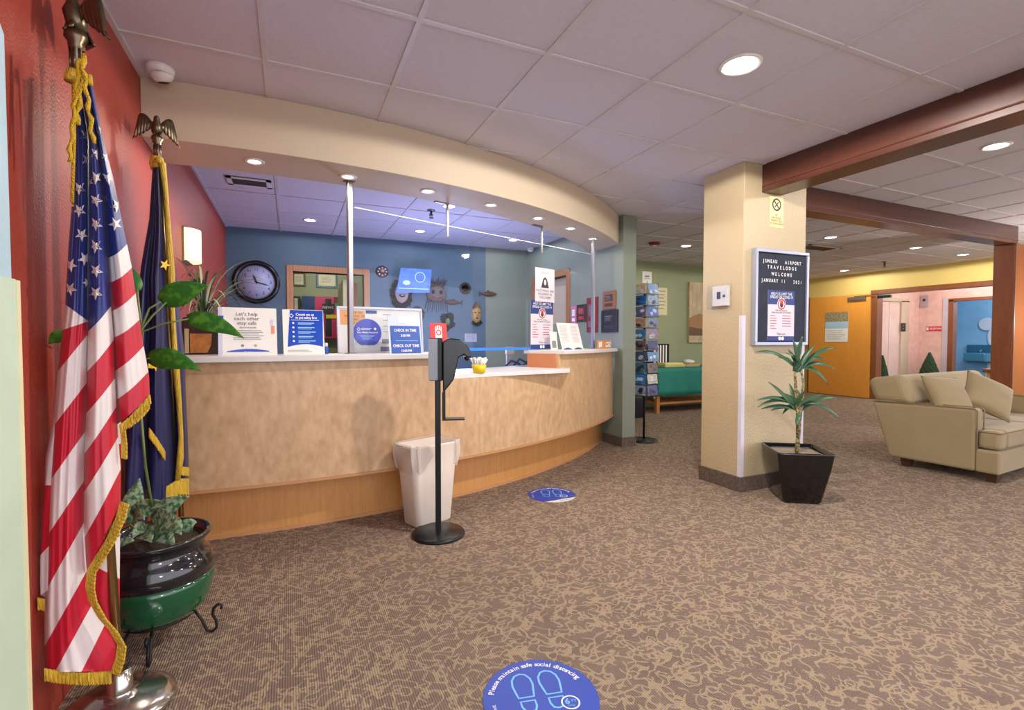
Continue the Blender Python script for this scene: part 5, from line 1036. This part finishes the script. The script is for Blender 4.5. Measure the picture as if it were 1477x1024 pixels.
m.T=None; m.build('wire_frame',mat('chrome_wire',(150,150,156),.3,.8),t)
m=MB(); m.box(-.13,.13,-.13,.13,.50,.51); m.build('bottom_tray',M_glass,t)
random.seed(11)
pal=[('tan seal',(196,172,150)),('deep blue',(30,96,176)),('violet grey',(96,96,140)),('rosy brown',(176,140,120)),('ocean blue',(70,120,170)),('brown and blue',(120,90,90)),('slate',(70,84,120)),('teal',(74,110,126)),('bright blue',(54,120,206)),('grey lilac',(150,150,176))]
pal2=[('bright blue',(90,140,214)),('pale blue',(130,164,214)),('vivid blue',(44,104,210)),('grey blue',(120,136,170)),('mauve',(150,124,160)),('navy',(56,76,130)),('azure',(80,144,220)),('plum brown',(96,80,96)),('ivory',(190,186,180)),('striped indigo',(70,80,150))]
rows=['bottom','ninth','eighth','seventh','sixth','fifth','fourth','third','second','top']
Mr=Matrix.Translation((rx_,ry_,0))@Matrix.Rotation(R(-74),4,'Z')
for side,pp_,nm in [(0,pal,'camera facing side'),(1,pal2,'right hand side')]:
    for k_,z in enumerate(ZR):
        lab,cc=pp_[9-k_]; Mx=Mr@Matrix.Rotation(side*PI/2,4,'Z')@Matrix.Translation((0,-S_-.014,z+.003))@Matrix.Rotation(R(82),4,'X')
        p=thing('postcard',f'{lab} postcard in the {rows[k_]} row on the {nm} of the rack','postcard',M=Mx,group='postcards in the revolving rack'); m=MB(); ww=.19; m.box(-ww/2,ww/2,0,.108,-.002,.002); m.mi=1
        nn=random.randint(2,4)
        for q_ in range(nn): x_=random.uniform(-.06,.05); y_=random.uniform(.02,.07); m.prism([(x_+.03*math.cos(a_*PI/4),y_+.02*math.sin(a_*PI/4)) for a_ in range(8)],.002,.0024)
        m.build('printed_card',[mat(f'card_{side}_{k_}',cc,.3,var=(22,.4)),mat('pale_card_shape' if k_%2 else 'dark_card_shape',(206,212,226) if k_%2 else (50,56,84),.4)],p)
# dark bin behind
q=P(926,603,Z=0); t=thing('dark_waste_bin','dark grey square waste bin behind the postcard rack','waste bin',(q.x-.05,q.y+.15,0)); m=MB(); rr_loft(m,[(.26,.26,.02,0),(.3,.3,.02,.42),(.31,.31,.02,.43),(.29,.29,.02,.43),(.26,.26,.02,.05)],3); m.build('bin_body',mat('charcoal_plastic',(54,56,66),.5),t); m=MB(); rr_loft(m,[(.315,.315,.02,.40),(.315,.315,.02,.435)],3,False,False); m.build('rim',M_black,t)
# table with green cloth
tx0=P(944,590,Y=6.25).x; ty0,ty1=6.2,6.85
t=thing('console_table','rustic orange wooden console table with crossed side braces','table',(tx0,ty0,0)); TWd=1.9; zt=.72
M_tb=mat('rustic_orange_wood',(176,112,56),.5,var=(20,.2))
m=MB(); m.box(0,TWd,0,.62,zt-.03,zt); m.build('tabletop',M_tb,t,bevel=.003)
for x,y in [(.02,.02),(TWd-.08,.02),(.02,.55),(TWd-.08,.55)]: m=MB(); m.box(x,x+.06,y,y+.06,0,zt-.03); m.build('leg',M_tb,t)
m=MB(); m.box(.05,TWd-.05,.03,.58,.14,.17); m.build('lower_shelf',M_tb,t)
m=MB(); m.tube([(.05,.08,.18),(.05,.55,zt-.06)],.016,6); m.tube([(.05,.55,.18),(.05,.08,zt-.06)],.016,6); m.build('cross_brace',mat('dark_brace_wood',(110,72,44),.5),t)
t=thing('tablecloth','teal green cloth draped over the corridor table','tablecloth',(tx0,ty0,zt)); m=MB(); m.box(.03,TWd+.02,-.015,.63,.001,.008); 
m.grid(lambda u,v:(.0+(TWd+.03)*u,-.018-.01*math.sin(u*34)*v,.008-.44*v),60,6); m.grid(lambda u,v:(.0-.01*math.sin(u*20)*v,-.018+.62*u,.008-.38*v),20,6); m.build('draped_cloth',mat('teal_green_cloth',(16,122,108),.7),t,solid=.004)
def tp(px): return P(px,528,Y=6.4).x
def simple(name,label,cat,x,y,z,fn,**k):
    t=thing(name,label,cat,(x,y,z),**k); fn(t); return t
def fn(t): m=MB(); m.box(-.22,.22,-.13,.13,0,.05); m.build('tray_body',mat('woven_yellow',(206,190,110),.7,bump=(60,.8,.006)),t,bevel=.01); m=MB(); m.box(-.19,.19,-.1,.1,.05,.07); m.build('contents',mat('pale_yellow_paper',(226,214,150),.6),t)
simple('woven_tray','shallow yellow woven tray on the teal tablecloth','tray',tp(968),6.42,zt+.009,fn)
def fn(t): m=MB(); m.box(-.15,.15,-.1,.1,0,.045); m.build('box_base',mat('light_oak_box',(190,160,110),.5),t,bevel=.004); m=MB(); m.ball((-.02,0,.08),(.1,.08,.04),14,8); m.ball((.06,.02,.075),(.07,.06,.03),12,6); m.build('folded_cloth',M_card,t)
simple('napkin_box','shallow wooden box heaped with white cloths on the teal tablecloth','box',tp(995),6.42,zt+.009,fn)
def fn(t):
    m=MB(); m.box(-.17,-.155,-.1,.1,0,.38); m.box(.155,.17,-.1,.1,0,.38); m.box(-.17,.17,-.1,.1,0,.01); m.box(-.17,.17,.085,.1,.0,.38); m.build('rack_frame',M_black,t)
    for k_ in range(5): m=MB(); x=-.12+.06*k_; m.box(x-.018,x+.014,-.09,.08,.012,.36); m.build('brochure',[M_card],t)
    for k_ in range(4): m=MB(); x=-.09+.06*k_; m.box(x-.004,x+.004,-.1,.08,.012,.38); m.build('divider',M_black,t)
simple('brochure_rack','black upright rack of white brochures at the left of the corridor table','brochure rack',tp(963),6.66,zt+.009,fn)
a=P(992,407,Y=YB+.1); b=P(992,494,Y=YB+.1); zt2,zb2=a.z,b.z
t=thing('canvas_painting','tall beige and brown landscape canvas on the green corridor wall','painting',M=frame((a.x+.42,YB+.098,(zt2+zb2)/2),0,0)); hh=zt2-zb2
m=MB(); m.box(-.42,.42,-hh/2,hh/2,0,.045); m.build('canvas',mat('painted_canvas',(196,178,142),.7,var=(5,.3)),t)
m=MB(); m.prism([(-.42,-.1),(-.2,-.02),(0,-.06),(.1,-.2),(-.1,-.3),(-.42,-.26)],.045,.047); m.mi=1; m.prism([(-.42,-.26),(-.1,-.3),(.2,-.24),(.42,-.3),(.42,-.42),(-.42,-.42)],.045,.047); m.mi=2; m.prism([(-.1,-.02),(.06,.12),(.3,.1),(.42,.0),(.42,-.2),(.1,-.2)],.0472,.049)
for k_ in range(7): m.mi=3; m.box(-.36+.11*k_,-.345+.11*k_,-.0,hh/2-.04,.045,.0465)
m.build('painted_shape',[mat('paint_ochre',(164,124,84),.7),mat('paint_umber',(110,84,62),.7),mat('paint_charcoal',(54,52,60),.7),mat('paint_pale_grey',(176,172,160),.7)],t)
c=P(933,400,Y=YB+.1); t=thing('wall_notice','small white notice high on the green corridor wall','notice',M=frame(c,0,0)); m=MB(); m.box(-.1,.1,-.1,.1,0,.006); m.mi=1; m.box(-.05,.05,.0,.03,.006,.0065); m.box(-.06,.06,-.03,-.02,.006,.0065); m.build('printed_sheet',[M_card,M_gink],t)
c=P(953,433,Y=YB+.1); t=thing('wall_poster','cream poster partly hidden behind the postcard rack','poster',M=frame(c,0,0)); m=MB(); m.box(-.14,.14,-.26,.22,0,.006); m.mi=1
for k_ in range(6): m.box(-.1,.1-.02*(k_%3),.15-.06*k_,.165-.06*k_,.006,.0065)
m.build('printed_sheet',[mat('cream_poster',(224,216,170),.6),M_gink],t)
# ================================================================ lights
def pl(name,loc,energy,color=(1,.93,.85),r=.05,parent=None,spot=0):
    l=bpy.data.lights.new(name,'SPOT' if spot else 'POINT'); l.energy=energy; l.color=color; l.shadow_soft_size=r
    if spot: l.spot_size=R(spot); l.spot_blend=.04
    o=bpy.data.objects.new(name,l); COL.objects.link(o); o.location=loc; o.parent=parent; return o
def downlight(name,label,p,e,r=.085,group=None,color=(1,.92,.84),lens=None,soft=.05,dz=.03):
    t=thing(name,label,'ceiling light',p,0,group)
    m=MB(); m.lathe([(r,0),(r,-.006),(r-.008,-.01),(r-.02,-.008),(r-.022,.0)],32); m.build('trim_ring',M_white,t)
    m=MB(); m.lathe([(1e-6,-.004),(r-.021,-.004),(r-.021,-.001),(1e-6,-.001)],28); m.build('lens',lens or M_lamp,t)
    pl('bulb',(0,0,-dz),e,color,soft,t,177)
    return t
G1='recessed lobby downlights'
for px,py,lab,e in [(1068,93,'large bright recessed downlight nearest the camera, left of the first beam',115),(1437,210,'recessed downlight in the bay right of the first beam',30),
    (1198,342,'recessed downlight above the ceiling vent, nearest behind the cross beam',14),(1321,357,'middle recessed downlight in the row behind the cross beam',14),
    (1389,367,'rightmost recessed downlight in the row behind the cross beam',14),(1218,390,'farthest small recessed downlight above the open maple door',14)]:
    downlight('ceiling_downlight',lab,P(px,py,Z=CEIL),e*2.1 if e<20 else e,.1 if e>60 else .085,G1)
G2='small downlights in the curved soffit'
for k,(px,py) in enumerate([(367,232),(502,254),(617,275),(708,295),(776,314),(823,329),(855,344)]):
    ordn=['first small soffit downlight from the red wall','small soffit downlight right above the tall glass post','third small soffit downlight from the red wall','middle soffit downlight, fourth from the red wall','soffit downlight above the hanging bracket and hanging notice','second small soffit downlight from the green pillar end','small soffit downlight closest to the green pillar end'][k]
    downlight('soffit_downlight',ordn,P(px,py,Z=SOF),6,.055,G2,(1,.86,.68),M_lampw,.03,.04)
G3='office ceiling downlights'
for px,py,lab in [(447,317,'office downlight nearest above the wall clock and doorway'),(606,333,'office downlight behind the sprinkler, above the masks'),(740,346,'office downlight farthest right near the office camera'),(648,297,'office downlight partly tucked behind the soffit edge')]:
    downlight('office_downlight',lab,P(px,py,Z=CEIL),9,.075,G3,(.86,.9,1))
for p in [(2.04,-.6),(4.5,-.6),(7.5,.6)]:
    downlight('ceiling_downlight','recessed lobby downlight outside the photographed part of the ceiling',(p[0],p[1],CEIL),26,.085,'lobby downlights behind the camera')
pl('inner_office_bulb',(.6,8.0,2.3),14,(1,.95,.82),.1); pl('lobby_bulb',(11.6,5.0,2.3),30,(1,.9,.86),.1); pl('blue_room_bulb',(13.5,4.6,2.3),40,(.8,.92,1),.1)
pl('seating_area_fill',(8.3,2.2,1.4),55,(1,.9,.78),.05); pl('office_fill',(1.6,5.4,1.2),55,(.48,.54,1),.25); pl('behind_camera_fill',(.5,-.9,1.5),22,(1,.95,.93),.05)  # unseen fill lights without fixtures, added to brighten seating area, office and lobby
downlight('ceiling_downlight','corridor downlight hidden behind the column',(5.2,5.5,CEIL),16)
# small printed pieces belong one level deeper, on the card or plate that carries them
index_kids()
for pn,ks in list(KIDS.items()):
    base=[k for k in ks if k.name.split('.')[0] in('card','plate','backing','backing_board','felt_panel','sign_board','holder')]
    if len(base)==1:
        for k in ks:
            if k.name.split('.')[0] in('print','lettering','nameplate','changeable_letter','orange_notice','blue_tag','round_blue_notice'): k.parent=base[0]
w=bpy.data.worlds.new('world'); SC.world=w; w.use_nodes=True; w.node_tree.nodes['Background'].inputs[0].default_value=(.93,.91,1,1); w.node_tree.nodes['Background'].inputs[1].default_value=1.75
SC.view_settings.view_transform='Standard'; SC.view_settings.look='None'; SC.view_settings.exposure=.5; SC.view_settings.gamma=1; SC.view_settings.use_curve_mapping=False
SC.cycles.use_denoising=True; SC.cycles.max_bounces=10; SC.cycles.transparent_max_bounces=12; SC.cycles.sample_clamp_indirect=6
